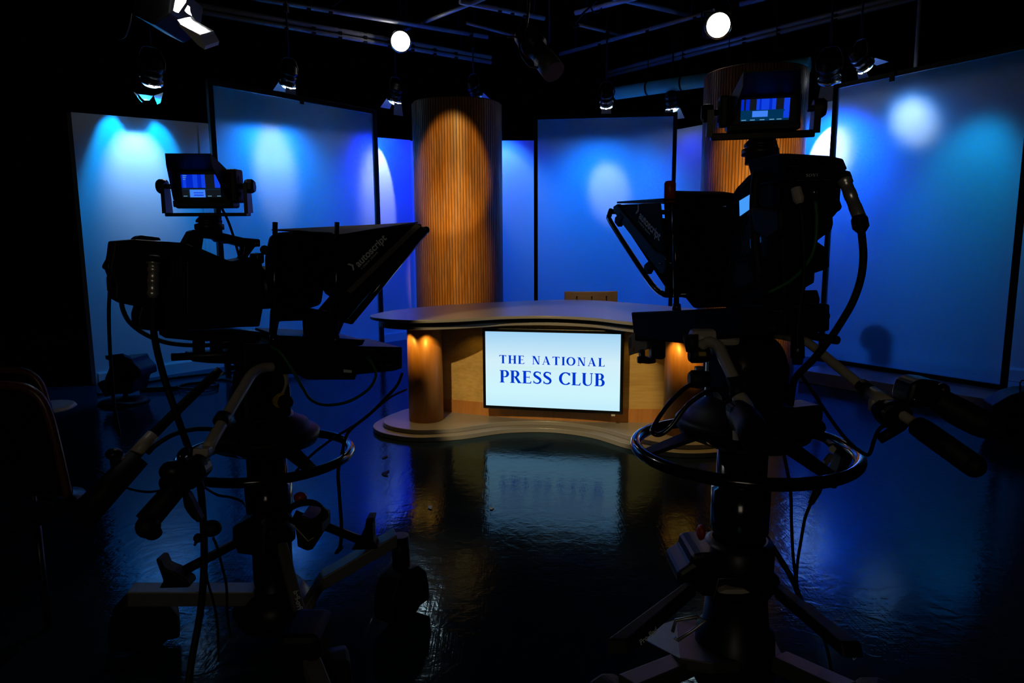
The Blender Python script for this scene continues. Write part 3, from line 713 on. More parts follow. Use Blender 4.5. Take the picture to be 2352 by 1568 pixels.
def viewfinder(c, ang, w, h, label, style, pitch=0.0, sc=1.0):
    """monitor box with sun hood; c: centre of the screen, ang: direction the screen faces"""
    n = V((math.cos(ang), math.sin(ang), 0)); X = V((-n.y, n.x, 0)); Zz = V((0, 0, 1))   # X: to the viewer's right
    n = (n*math.cos(pitch)+Zz*math.sin(pitch)).normalized(); U = X.cross(n)*-1
    if U.z < 0: U = -U
    P = lambda x, y, d: c+X*x+U*y+n*d
    t = thing('viewfinder', c-Zz*(h*1.2), label, 'viewfinder', 'viewfinders')
    rot = Matrix((X, U, n)).transposed()
    bw, bh = w*1.52, h*1.75
    b = MB(); b.box(P(0, -h*.12, -.045), (bw, bh, .08), rot, .008); b.box(P(0, -h*.05, -.1), (bw*.8, bh*.75, .04), rot, .012); b.build('monitor_body', M['black'], t)
    # side button block
    sb = 1 if style == 'L' else -1
    b = MB(); b.box(P(sb*bw*.56, 0.0, -.03), (.022, bh*.86, .075), rot, .006); sblk = b.build('control_block', M['black'], t)
    b = MB()
    for k in (-1, 0, 1): b.box(P(sb*(bw*.56+.0115), k*h*.36, -.02), (.003, .016, .02), rot, .001)
    b.build('buttons', M['rubber'], sblk)
    # hood: top plate, two cheeks, lower lip
    hd = .085*sc; tw, tw2 = bw*.47, bw*.37
    th = .003
    b = MB(); lip = h*.5+.055; b.prism([P(-tw, h*.66, 0), P(tw, h*.66, 0), P(tw2, lip, hd), P(-tw2, lip, hd)], U*th)
    b.build('hood_top', M['black'], t)
    for s in (-1, 1):
        b = MB(); b.prism([P(s*tw, h*.66, 0), P(s*tw2, lip, hd), P(s*tw2, lip-.03, hd), P(s*tw, -h*.62, .012), P(s*tw, -h*.62, 0)], X*s*-th); b.build('hood_cheek', M['black'], t)
    b = MB(); b.box(P(0, -h*.78, .004), (bw*.98, h*.3, .012), rot, .003); b.build('lower_bezel', M['black'], t)
    # lit picture
    d0 = .0015
    b = MB()
    def quad(x0, y0, x1, y1, mi, dd=0.0, sk=0.0):
        b.mi = VFM.index(mi); b.poly([P((x0-.5)*w, (y0-.5)*h, d0+dd), P((x1-.5)*w, (y0-.5)*h, d0+dd), P((x1-.5)*w+sk, (y1-.5)*h, d0+dd), P((x0-.5)*w+sk, (y1-.5)*h, d0+dd)])
    quad(0, 0, 1, 1, 'scr_floor')
    if style == 'L':
        quad(0, .42, .62, 1, 'scr_blue', .0003); quad(.04, .42, .12, 1, 'scr_mid', .0005); quad(.3, .42, .42, 1, 'scr_mid', .0005); quad(.52, .42, .62, 1, 'scr_mid', .0006); quad(.62, .42, .86, 1, 'scr_dark', .0005); quad(.86, .42, 1, 1, 'scr_mid', .0004)
        quad(0, .36, 1, .42, 'scr_dark', .0006); quad(0, 0, .18, .34, 'scr_dark', .0003); quad(.58, 0, 1, .34, 'scr_dark', .0003)
        quad(.2, 0, .6, .34, 'scr_tv', .0006); quad(.3, .07, .55, .12, 'scr_mid', .0009); quad(.3, .18, .55, .22, 'scr_mid', .0009)
        for yy in (.94, .86, .78): quad(.05, yy, .05+.18*(yy-.5)*1.3, yy+.025, 'scr_text', .0009)
        for xx in (.03, .66, .9): quad(xx, .04, xx+.1, .07, 'scr_text', .0009)
    else:
        quad(0, .5, .18, 1, 'scr_blue', .0003); quad(.06, .5, .1, 1, 'scr_dark', .0004); quad(.18, .5, .32, 1, 'scr_dark', .0003); quad(.32, .5, .72, 1, 'scr_mid', .0003); quad(.38, .5, .42, 1, 'scr_blue', .0004); quad(.58, .5, .64, 1, 'scr_blue', .0004); quad(.72, .5, .88, 1, 'scr_dark', .0003); quad(.88, .1, 1, 1, 'scr_mid', .0003)
        quad(.25, .48, .8, .56, 'scr_tv', .0002); quad(.1, .42, .9, .5, 'scr_floor', .0005)
        quad(.24, .18, .56, .46, 'scr_tv', .0007); quad(.0, .2, .2, .44, 'scr_floor', .0006); quad(.62, .16, .84, .42, 'scr_floor', .0006)
        for xx in (.02, .2, .4, .6, .75): quad(xx, .03, xx+.1, .07, 'scr_text', .0009)
    b.build('lit_screen', [M[x] for x in VFM], t, recalc=False)
    # U-yoke and knobs
    kw = bw*.5+.032; lo = -h*1.35
    for s in (-1, 1):
        b = MB(); b.prism([P(s*kw, h*.12, -.065), P(s*kw, h*.12, -.02), P(s*(kw), lo+.01, -.015), P(s*(kw), lo+.01, -.07)], X*s*(.012 if style == 'L' else .016)); b.build('yoke_arm', M['satin'], t)
        b = MB(); b.lathe(P(s*(kw-.012), 0, -.045), P(s*(kw+.03), 0, -.045), [(0, .008), (.3, .008), (.3, .02), (.5, .023), (.85, .023), (1, .018)], 7 if s == sb else 18, smooth=False); b.build('tilt_knob', M['satin'], t)
    b = MB(); b.prism([P(-kw-.005, lo, -.07), P(-kw-.005, lo, -.015), P(kw+.005, lo, -.015), P(kw+.005, lo, -.07)], U*(.011 if style == 'L' else .018), .003); b.build('yoke_bar', M['satin'], t)
    b = MB(); q = P(.0, lo, -.0425); b.lathe(q, q-Zz*.065*sc, [(0, .028), (.2, .04), (.3, .04), (.32, .03), (.4, .045), (.65, .045), (.68, .036), (1, .036)], 24); b.build('mount_stem', M['satin'], t)
    b = MB(); e = P(.03, -h*.95, -.08); b.tube([e, e-Zz*.06+X*.02-n*.01, e-Zz*.16+X*.04-n*.02, e-Zz*.3+X*.06-n*.03], .0045, 8); b.build('signal_lead', M['rubber'], t)
    return t

def cable_clip(b, c, r): b.ball(c, r)

def pedestal(O, zr, zb, label, style, ringR=.3):
    """pneumatic studio pedestal: column, steering ring, hub, tripod dolly"""
    t = thing('camera_pedestal', (O[0], O[1], 0), label, 'camera pedestal', 'camera pedestals')
    o = V((O[0], O[1], 0)); Zz = V((0, 0, 1))
    pz = lambda z: o+Zz*z
    b = MB(); b.lathe(pz(.12), pz(zb), [(0, .10), (.08, .105), (.1, .07), (.75, .07), (.76, .085), (.9, .085), (1, .075)], 32); b.build('lower_column', M['satin'], t)
    b = MB(); b.lathe(pz(zb), pz(zr+.03), [(0, .066), (.1, .082), (.5, .082), (.52, .07), (1, .07)], 32); b.build('upper_column', M['gloss'], t)
    b = MB(); b.lathe(pz(zr+.0), pz(zr+.15), [(0, .075), (.25, .13), (.4, .185), (.55, .19), (.62, .18), (.66, .155), (.8, .15), (1, .09)], 40); hub_ = b.build('hub_cover', M['black'], t)
    b = MB(); b.lathe(pz(zr+.012), pz(zr+.045), [(0, .10), (1, .178)], 40, cap=False); b.build('hub_band', M['grey'], hub_)
    b = MB(); n = 48; b.tube([o+V((ringR*math.cos(2*math.pi*i/n), ringR*math.sin(2*math.pi*i/n), zr)) for i in range(n)], .0165, 14, True, 1); b.build('steering_ring', M['gloss'], t)
    for a in ((-40, 80, 205) if style == 'L' else (-62, 58, 190)):
        d = V((math.cos(R(a)), math.sin(R(a)), 0)); s = V((-d.y, d.x, 0))
        b = MB(); b.prism([o+d*.12+s*.035+Zz*(zr+.05), o+d*.12-s*.035+Zz*(zr+.05), o+d*(ringR-.005)-s*.022+Zz*(zr-.006), o+d*(ringR-.005)+s*.022+Zz*(zr-.006)], Zz*.012, .002); b.build('ring_spoke', M['black'], t)
    return t, o

def caster(t, c, r, ang, ztop):
    d = V((math.cos(ang), math.sin(ang), 0)); s = V((-d.y, d.x, 0)); Zz = V((0, 0, 1))
    b = MB()
    b.prism([c+d*x*r+Zz*z*r-s*.05 for x, z in ((-1.12, .35), (-1.1, 1.3), (-.75, 1.95), (-.1, 2.2), (.5, 2.1), (1.0, 1.6), (1.15, .9), (1.15, .35))], s*.1, .012)
    g = b.build('caster', M['rubber'], t)
    for k in (-1, 1):
        b = MB(); b.lathe(c+s*(k*.024-.016)+Zz*r, c+s*(k*.024+.016)+Zz*r, [(0, r*.82), (.15, r*.97), (.5, r), (.85, r*.97), (1, r*.82)], 32); b.build('wheel', M['rubber'], g)
    b = MB(); b.cyl(c+Zz*r*2.1, V((c.x, c.y, ztop)), .034, seg=16); b.build('swivel', M['black'], g)

# ------------------------------------------------------------------ rig beside the left wall, seen from its right side
LO = (-.888, 2.38); FL = Frame(LO, R(36), 1)
pedL, oL = pedestal(LO, .700, .46, 'black camera pedestal with round steering ring at left, its column before the blue floor', 'L', .295)
# dolly: three legs, casters under their ends
def leg(t, p0, p1, w, h, m, name='dolly_leg', drop=0.0):
    d = (p1-p0); dh = V((d.x, d.y, 0)).normalized(); s = V((-dh.y, dh.x, 0))
    b = MB(); b.prism([p0+s*w/2, p0-s*w/2, p1-s*w/2, p1+s*w/2], V((0, 0, -h)), .004); return b.build(name, m, t)
gl = D(300, 1348, 2.26); gr = D(908, 1219, 2.42); gf = D(742, 1575, 1.78)
cl_ = D(590, 1348, 2.33); cr_ = D(692, 1395, 2.30); cf_ = D(648, 1245, 2.26)
leg(pedL, cl_, gl, .075, .055, M['grey']); 
kx = D(738, 1318, 2.33)
leg(pedL, cr_, kx, .06, .05, M['grey'], 'leg_root'); leg(pedL, kx, gr, .07, .05, M['grey'])
fm = D(696, 1425, 2.0)
lf = leg(pedL, cf_, fm, .034, .04, M['grey']); leg(pedL, D(712, 1500, 1.88), gf, .05, .05, M['grey'], 'leg_end')
b = MB(); b.box((fm+D(712, 1500, 1.88))/2-V((0, 0, .01)), (.12, .17, .12), None, .02); b.build('leg_joint', M['black'], pedL)
ex = (fm-cf_).normalized(); ey = V((0, 0, 1)).cross(ex).normalized()
put_text('lettering', 'Pro-Ped', .02, .0006, D(686, 1402, 2.03)+V((0, -.005, .004)), -ex, -ey if False else V((-ex.y, ex.x, 0)).normalized()*1.0, M['labeld'], pedL, .075)
for (u, v), a, top in (((338, 1488), R(205), gl), ((925, 1418), R(60), gr), ((770, 1650), R(-70), gf)):
    caster(pedL, Zp(u, v), .1, a, top.z-.05)
b = MB(); b.lathe(oL+V((0, 0, .07)), oL+V((0, 0, .2)), [(0, .13), (.4, .15), (1, .1)], 32); b.build('dolly_hub', M['satin'], pedL)
# two raised bars with foot pedals
for pts, fin in ((((560, 1237, 2.32), (385, 1330, 2.2)), ((356, 1284), (368, 1286), (376, 1305), (400, 1315), (432, 1338), (434, 1350), (364, 1352), (374, 1335))), (((676, 1180, 2.36), (850, 1248, 2.38)), ((841, 1190), (859, 1190), (855, 1205), (856, 1240), (868, 1262), (806, 1264), (825, 1240), (838, 1210)))):
    b = MB(); b.tube([D(*p) for p in pts], .0165, 12, res=1); b.build('pedal_bar', M['black'], pedL)
    yy = pts[1][2]; b = MB(); b.prism([D(u, v, yy-.03) for u, v in fin], (0, .06, 0), .006); b.build('foot_pedal', M['rubber'], pedL)
# clamp housings round the lower column
b = MB(); b.prism([D(u, v, 2.22) for u, v in ((532, 1212), (575, 1188), (600, 1200), (600, 1280), (545, 1272), (533, 1240))], (0, .12, 0), .008); b.build('brake_housing', M['black'], pedL)
b = MB(); b.prism([D(u, v, 2.24) for u, v in ((677, 1208), (692, 1184), (739, 1200), (739, 1230), (721, 1245), (719, 1262), (706, 1266), (683, 1256))], (0, .12, 0), .005); b.build('brake_housing', M['black'], pedL)
b = MB(); b.tube([D(u, v, 2.235) for u, v in ((676, 1208), (708, 1242), (721, 1234))], .0022, 6, res=1); b.build('edge_trim', M['beige'], pedL)
b = MB(); b.ball(D(690, 1142, 2.3), .02, (1.2, 1, 1)); b.build('brake_knob', M['red'], pedL)
# pan and tilt head
b = MB(); 
hc = D(598, 872, 2.36)
b.lathe(hc-FL.s*.085, hc+FL.s*.085, [(0, .05), (.1, .075), (.25, .082), (.75, .082), (.9, .075), (1, .05)], 32)
b.box(hc+V((0, 0, -.07)), (.17, .15, .13), Matrix.Rotation(R(36), 3, 'Z'), .02)
b.lathe(oL+V((0, 0, .80)), oL+V((0, 0, .93)), [(0, .10), (.4, .1), (.5, .08), (1, .085)], 28)
hd = b.build('pan_tilt_head', M['satin'], pedL)
b = MB(); b.prism([FL.onw(u, v, .095) for u, v in ((612, 832), (650, 826), (664, 842), (664, 880), (655, 905), (640, 912), (622, 895), (626, 860))], -FL.s*.03, .008); b.box(FL.onw(600, 842, .1), (.06, .05, .035), Matrix.Rotation(R(36), 3, 'Z'), .01); b.build('head_cover', M['beige'], pedL)
b = MB(); k0 = FL.onw(654, 922, .1); b.lathe(k0-FL.s*.02, k0+FL.s*.03, [(0, .026), (.7, .026), (1, .02)], 20); b.build('drag_knob', M['rubber'], pedL)
b = MB(); k0 = FL.onw(642, 918, .09); b.lathe(k0-FL.s*.02, k0+FL.s*.012, [(0, .026), (1, .026)], 20); b.build('drag_dial', M['yellow'], pedL)
# sliding plate and rails
b = MB(); sidep(b, FL, ((442, 816), (600, 806), (690, 808), (690, 836), (600, 838), (478, 834), (441, 830)), .06, -.06, .004); b.build('wedge_plate', M['black'], pedL)
for w in (-.05, .05):
    b = MB(); b.tube([FL.onw(394, 820, w), FL.onw(690, 806, w)], .0125, 12, res=1); b.build('slide_rail', M['satin'], pedL)
for u in (464, 505, 560, 640):
    b = MB(); sidep(b, FL, ((u-7, 775), (u+7, 775), (u+7, 818), (u-7, 818)), .05, -.05); b.build('riser_post', M['black'], pedL)
# pan bars with zoom and focus controls
px_tube('pan_bar', ((626, 842, 2.24), (600, 846, 2.2), (578, 860, 2.15), (556, 895, 2.08), (520, 955, 1.98), (476, 1030, 1.86)), .0165, M['beige'], pedL, 14)
b = MB(); b.tube([D(514, 955, 1.97), D(505, 970, 1.945)], .022, 14, res=1); b.build('bar_clamp', M['black'], pedL)
b = MB(); b.prism([D(u, v, 1.83) for u, v in ((442, 1030), (478, 1030), (478, 1045), (466, 1064), (448, 1060), (440, 1045))], (0, .05, 0), .006); b.build('bar_joint', M['beige'], pedL)
b = MB(); b.tube([D(462, 1055, 1.83), D(430, 1090, 1.79), D(335, 1200, 1.7)], [.022, .028, .031], 16, res=2); b.ball(D(352, 1224, 1.7), .022, (1, 1, .8)); b.ball(D(340, 1208, 1.69), .031); b.build('hand_grip', M['rubber'], pedL)
b = MB(); b.ball(D(398, 1082, 1.8), .034, (1.1, .9, .9)); b.ball(D(392, 1108, 1.8), .03); b.prism([D(u, v, 1.8) for u, v in ((400, 1065), (462, 1062), (472, 1090), (440, 1128), (392, 1122))], (0, .06, 0), .01); b.build('zoom_control', M['satin'], pedL)
b = MB(); b.tube([D(418, 1062, 1.8), D(416, 1045, 1.8), D(430, 1032, 1.82)], .011, 10); b.build('control_lever', M['gloss'], pedL)
b = MB(); b.prism([D(u, v, 1.78) for u, v in ((418, 1125), (432, 1138), (450, 1172), (462, 1196), (452, 1202), (434, 1180), (424, 1160))], (0, .03, 0), .005); b.build('zoom_plug', M['rubber'], pedL)
px_tube('pan_bar', ((505, 850, 2.42), (430, 920, 2.32), (350, 1000, 2.2), (320, 1032, 2.16)), .0165, M['black'], pedL, 14)
b = MB(); b.tube([D(352, 998, 2.19), D(308, 1045, 2.13)], .021, 14, res=1); b.build('bar_joint', M['beige'], pedL)
b = MB(); b.tube([D(318, 1050, 2.12), D(180, 1195, 1.98)], [.036, .045], 16, res=1); b.build('hand_grip', M['rubber'], pedL)
b = MB(); b.ball(D(262, 1042, 2.1), .024, (1.1, 1, .8)); b.box(D(278, 1062, 2.1), (.05, .05, .05), None, .01); b.build('focus_control', M['satin'], pedL)

# camera body
camL = thing('video_camera', FL.p(-.2, 0, 1.1), 'black video camera in profile at left with a shiny plug on its flank', 'video camera', 'studio video cameras')
b = MB(); sidep(b, FL, ((262, 553), (310, 549), (400, 556), (420, 557), (465, 572), (532, 601), (585, 590), (603, 600), (603, 640), (606, 700), (597, 750), (540, 752), (378, 762), (325, 757), (319, 750), (317, 730), (324, 706), (268, 694), (264, 686), (266, 656), (252, 618), (259, 580)), .085, -.075, .006); body = b.build('body', M['black'], camL)
b = MB(); sidep(b, FL, ((262, 560), (258, 590), (245, 612), (246, 620), (268, 626), (300, 628), (300, 560)), .05, -.09, .005); b.build('rear_panel', M['satin'], camL)
b = MB(); sidep(b, FL, ((310, 548), (316, 543), (324, 540), (366, 545), (370, 552), (312, 553)), .05, -.05, .002); b.build('top_cover', M['satin'], camL)
b = MB(); sidep(b, FL, ((420, 560), (436, 531), (445, 527), (500, 532), (560, 546), (596, 549), (598, 552), (598, 566), (586, 567), (568, 592), (566, 602), (548, 602), (558, 585), (561, 567), (526, 558), (520, 560), (512, 554), (502, 556), (494, 549), (468, 546), (464, 573), (470, 585)), .03, -.03, .004); hnd_ = b.build('carry_handle', M['satin'], camL)
b = MB(); b.ball(FL.onw(588, 559, .03), .004); b.ball(FL.onw(593, 559, .03), .003); b.build('handle_screws', M['chrome'], hnd_)
b = MB(); sidep(b, FL, ((590, 582), (607, 580), (608, 604), (596, 606), (597, 614), (613, 622), (614, 640), (600, 648), (585, 640)), .05, -.04, .005); b.build('lens_motor', M['satin'], camL)
b = MB(); l0 = FL.p(-.04, 0, FL.onw(615, 660, 0).z); b.lathe(l0, l0+FL.f*.16, [(0, .065), (.3, .07), (.32, .075), (.7, .075), (.72, .08), (1, .08)], 32); b.build('zoom_lens', M['satin'], camL)
b = MB()
for i in range(7): sidep(b, FL, ((395+i*9, 590), (399+i*9, 590), (399+i*9, 640), (395+i*9, 640)), .0862, .084)
b.build('vent_slots', M['recess'], body)
b = MB(); 
for u, v in ((444, 604), (460, 620), (439, 648), (445, 666), (446, 686), (300, 568), (282, 560)): b.ball(FL.onw(u, v, .0865), .0028)
b.build('case_screws', M['metal'], body)
b = MB(); sidep(b, FL, ((430, 600), (530, 612), (545, 700), (430, 720)), .0885, .084, .002); b.build('side_door', M['satin'], camL)
b = MB(); sidep(b, FL, ((377, 761), (536, 756), (600, 762), (600, 782), (460, 784), (378, 776)), .05, -.05, .003); b.build('tripod_plate', M['satin'], camL)
# shiny cylindrical plug hanging on the flank
p0, p1 = FL.onw(354, 596, .125), FL.onw(352, 684, .125)
b = MB(); b.lathe(p0, p1, [(0, .013), (.03, .021), (.1, .021), (.12, .016), (.2, .016), (.21, .0175), (.3, .0175), (.31, .016), (.5, .016), (.51, .0175), (.6, .0175), (.61, .016), (.82, .016), (.83, .0175), (.9, .0175), (1, .013)], 20); pl = b.build('cable_plug', M['plug'], camL)
b = MB(); b.lathe(p0+(p0-p1)*.12, p0+(p1-p0)*.06, [(0, .012), (.4, .022), (1, .021)], 20); b.build('plug_boot', M['rubber'], pl)
b = MB(); b.tube([FL.onw(262, 622, .06), FL.onw(256, 640, .06), FL.onw(251, 668, .06)], [.013, .014, .006], 12, res=2); b.build('rear_plug', M['rubber'], camL)
yb = FL.onw(252, 668, .06).y
cable('camera_cable', ((354, 684, p1.y), (352, 720, p1.y), (355, 775, p1.y-.02), (375, 860, p1.y-.06), (405, 950, 2.0), (435, 1034, 1.93), (456, 1090, 1.88), (466, 1180, 1.85), (469, 1290, 1.84), (461, 1400, 1.82), (443, 1500, 1.78), (430, 1590, 1.74)), .0105, 'rubber', 'thick black cable hanging from the shiny plug on the left camera down to the floor', 'camera cables')
cable('camera_cable', ((252, 668, yb), (250, 720, yb), (252, 790, yb), (256, 850, yb+.05), (262, 930, yb+.1), (275, 1000, yb+.15)), .0055, 'rubber', 'thin black lead hanging straight down from the rear of the left camera', 'camera cables')
cable('camera_cable', ((278, 690, 2.2), (284, 715, 2.2), (300, 742, 2.22), (335, 768, 2.24), (385, 787, 2.27), (450, 793, 2.31), (510, 790, 2.35), (556, 784, 2.38)), .0075, 'rubber', 'black cable looping under the left camera body in a low curve', 'camera cables')
cable('camera_cable', ((497, 986, 2.25), (450, 985, 2.2), (400, 997, 2.15), (358, 1022, 2.12), (340, 1040, 2.12)), .008, 'rubber', 'short black cable arching from the left camera head to its far pan bar', 'camera cables')
vfL = viewfinder(D(462, 427, 2.2), R(-86), .118, .07, 'small viewfinder monitor with hood and lit blue picture on the left camera', 'L', R(-3))

# ------------------------------------------------------------------ prompter in front of the left camera
def logo(fr, w, org_px, end_px, hpx_px, parent, chev, tagdir=1):
    o = fr.onw(*org_px, w); e = fr.onw(*end_px, w); ex = (e-o); wd = ex.length; ex.normalize()
    up = fr.onw(*hpx_px, w)-o; ey = (up-ex*up.dot(ex)).normalized()
    put_text('lettering', 'autoscript', .05, .0012, o, ex, ey, M['labeld'], parent, wd)
    put_text('lettering', 'a clearer picture', .02, .0, o-ey*wd*.085+ex*wd*.02, ex, ey, M['labeld'], parent, wd*.58)
    c = fr.onw(*chev, w); k = wd*.10
    b = MB(); b.prism([c+ex*x*k+ey*y*k for x, y in ((-.55, 1), (-.1, 1), (.5, 0), (-.1, -1), (-.55, -1), (0.0, 0))], fr.s*.0006); b.build('chevron_mark', M['labeld'], parent)
proL = thing('teleprompter', FL.p(.35, 0, 1.0), 'black teleprompter with upturned conical hood and grey lettering on the left camera', 'teleprompter', 'teleprompters')
W1, W0 = .155, -.16
hoodpix = ((690, 532), (738, 518), (900, 512), (958, 511), (970, 513), (976, 520), (974, 532), (822, 720), (812, 732), (796, 738), (770, 728), (768, 700), (700, 690), (640, 700), (622, 660), (618, 560), (625, 540))
# far cheek, near cheek, top cloth
b = MB(); sidep(b, FL, ((779, 541), (955, 513), (968, 515), (970, 524), (815, 712), (800, 722), (782, 716)), W1, W1-.006, .002); spL = b.build('side_panel', M['matte'], proL)
b = MB(); sidep(b, FL, ((770, 546), (955, 520), (962, 527), (812, 700), (795, 706), (775, 700)), W0, W0+.006, .002); b.build('side_panel', M['black'], proL)
nA, nB = FL.onw(979, 528, W1), FL.onw(806, 736, W1)
fA, fB = nA+FL.s*(W0-W1), nB+FL.s*(W0-W1)
axl = (nB-nA).normalized(); nrm = axl.cross(FL.s).normalized()
def rim(A, B, nm):
    b = MB(); b.tube([A, B], .013, 10, res=1); b.ball(A, .0135); b.ball(B, .0135); return b.build(nm, M['gloss'], proL)
for A, B in ((nA, nB), (fA, fB), (nA, fA), (nB, fB)): rim(A, B, 'mirror_frame')
b = MB(); b.prism([nA, nB, fB, fA], nrm*.004); b.build('mirror_glass', M['gloss'], proL)
b = MB(); b.prism([FL.onw(u, v, W1+.003) for u, v in ((796, 668), (806, 674), (967, 519), (955, 514))], -FL.s*.002); b.build('velcro_strip', M['grey'], proL)
b = MB(); b.prism([FL.onw(690, 532, W1), FL.onw(779, 541, W1), FL.onw(960, 512, W1), FL.p(0, W0, 0)+V((0, 0, FL.onw(960, 512, W1).z))+FL.f*((FL.onw(960, 512, W1)-FL.O).dot(FL.f)), FL.p((FL.onw(690, 532, W1)-FL.O).dot(FL.f), W0, FL.onw(690, 532, W1).z+.01)], (0, 0, .004)); b.build('hood_top', M['rubber'], proL)
# soft cloth shroud round the lens
b = MB(); prs = []
shr = ((618, 560), (622, 540), (640, 533), (700, 531), (765, 533), (778, 545), (778, 640), (765, 690), (745, 655), (738, 700), (700, 712), (660, 728), (640, 700), (618, 690), (611, 640), (611, 590))
b.prism([FL.onw(u, v, .12) for u, v in shr], V((-.35, .94, 0))*.24, .012); b.build('lens_shroud', M['cloth'], proL)
b = MB(); sidep(b, FL, ((640, 700), (702, 706), (790, 720), (792, 738), (776, 776), (705, 772), (702, 736), (642, 738), (636, 772), (625, 770), (628, 712)), .06, .02, .004); b.build('mount_bracket', M['black'], proL)
for u in (772, 630):
    for w in (.13,):
        r0 = FL.onw(u+2, 510, w); r1 = FL.onw(u, 790, w)
        b = MB(); b.cyl(r1, r0, .0085, seg=14); b.lathe(r1, r1+V((0, 0, .03)), [(0, .014), (1, .014)], 16); b.build('support_rod', M['gloss'], proL)
b = MB(); b.lathe(FL.onw(612, 572, .1), FL.onw(608, 574, .12), [(0, .01), (1, .016)], 12); b.build('thumb_screw', M['satin'], proL)
b = MB(); sidep(b, FL, ((640, 770), (776, 776), (839, 781), (833, 792), (800, 800), (560, 800), (560, 790), (640, 790)), .14, -.14, .003); b.build('base_plate', M['black'], proL)
b = MB(); sidep(b, FL, ((560, 800), (830, 795), (924, 797), (924, 846), (905, 852), (820, 860), (816, 872), (705, 872), (700, 860), (600, 858), (560, 850)), .13, -.17, .004); mon = b.build('prompt_monitor', M['black'], proL)
b = MB(); 
for x0, x1, y in ((842, 862, 803), (880, 890, 804), (900, 912, 803), (866, 872, 814), (855, 880, 838), (884, 900, 838)): sidep(b, FL, ((x0, y), (x1, y), (x1, y+1.2), (x0, y+1.2)), .1305, .13)
b.build('panel_print', M['grey'], mon)
b = MB(); sidep(b, FL, ((789, 848), (808, 850), (808, 856), (789, 855)), .1308, .13); b.build('maker_plate', M['labeld'], mon)
b = MB(); c0 = FL.onw(832, 820, .13)
for u in (830, 842): c0 = FL.onw(u, 819, .13); b.lathe(c0, c0+FL.s*.03, [(0, .006), (.6, .008), (1, .006)], 12)
b.build('signal_sockets', M['chrome'], mon)
logo(FL, W1+.004, (824, 614), (889, 548), (812, 600), spL, (808, 611))
yq = FL.onw(845, 822, .15).y
cable('signal_cable', ((842, 820, yq), (853, 832, yq-.02), (862, 850, yq-.03), (862, 868, yq-.02), (845, 895, 2.4), (800, 922, 2.35), (750, 930, 2.3), (715, 918, 2.24), (695, 890, 2.2), (672, 850, 2.18), (645, 810, 2.18), (622, 795, 2.2)), .0052, 'greenc', 'green signal cable sagging from the left prompter monitor back to the camera head')
cable('signal_cable', ((924, 858, 2.7), (912, 885, 2.65), (885, 915, 2.6), (850, 950, 2.55), (812, 980, 2.45), (795, 1002, 2.4), (786, 1040, 2.36), (777, 1080, 2.3), (779, 1130, 2.3), (784, 1200, 2.3), (783, 1245, 2.3), (776, 1266, 2.3)), .0062, 'rubber', 'black cable from the left prompter monitor hanging through the steering ring to a loose plug')
b = MB(); b.prism([D(u, v, 2.3) for u, v in ((779, 1256), (786, 1262), (776, 1272), (768, 1272), (770, 1266))], (0, .02, 0)); root_mesh(b, 'loose_plug', M['rubber'], 'loose black plug at the end of the cable hanging inside the left steering ring', 'plug')
cable('signal_cable', ((934, 894, 3.0), (900, 910, 2.9), (868, 935, 2.8), (835, 962, 2.7), (800, 985, 2.6), (760, 1010, 2.55), (715, 1045, 2.5), (680, 1082, 2.45)), .005, 'rubber', 'thinner black cable running from behind the desk column across the left steering ring')
# coil hooked on the column
b = MB(); 
for i in range(4):
    c = D(700+i*2, 1172+i, 2.24); n = 20
    b.tube([c+V((.06*math.cos(2*math.pi*k/n)*(1+.05*i), .03*math.sin(2*math.pi*k/n), .026*math.sin(2*math.pi*k/n)-.004*i)) for k in range(n)], .004, 6, True, 1)
root_mesh(b, 'cable_coil', M['rubber'], 'small coil of black cable hooked on the left pedestal column', 'cable')
b = MB(); b.ball(D(485, 1213, 1.84), .026, (1.15, 1, .9)); b.tube([D(470, 1196, 1.84), D(450, 1190, 1.83), D(430, 1165, 1.82), D(425, 1140, 1.81)], .006, 8); b.ball(D(455, 1235, 1.84), .013); b.tube([D(455, 1235, 1.84), D(447, 1252, 1.84)], [.008, .003], 8, res=1); root_mesh(b, 'headset_puck', M['rubber'], 'black puck and cord dangling under the left camera hand grip', 'headset')
cable('signal_cable', ((490, 1235, 1.86), (500, 1260, 1.9), (510, 1300, 1.95), (520, 1345, 2.0), (522, 1400, 2.0), (530, 1460, 1.95)), .004, 'rubber', 'thin cord dropping from the dangling puck past the left dolly leg')
cable('signal_cable', ((473, 1280, 1.9), (476, 1330, 1.92), (490, 1380, 1.92), (500, 1440, 1.9), (502, 1520, 1.85)), .0035, 'rubber', 'thinnest cord hanging beside the thick cable under the left hand grip')
# ------------------------------------------------------------------ rig in front of the desk's right end, seen from behind
RO_ = (.655, 1.88); FR = Frame(RO_, R(107), -1)
pedR, oR = pedestal(RO_, .869, .60, 'black camera pedestal with round steering ring in front of the right desk end', 'R', .300)
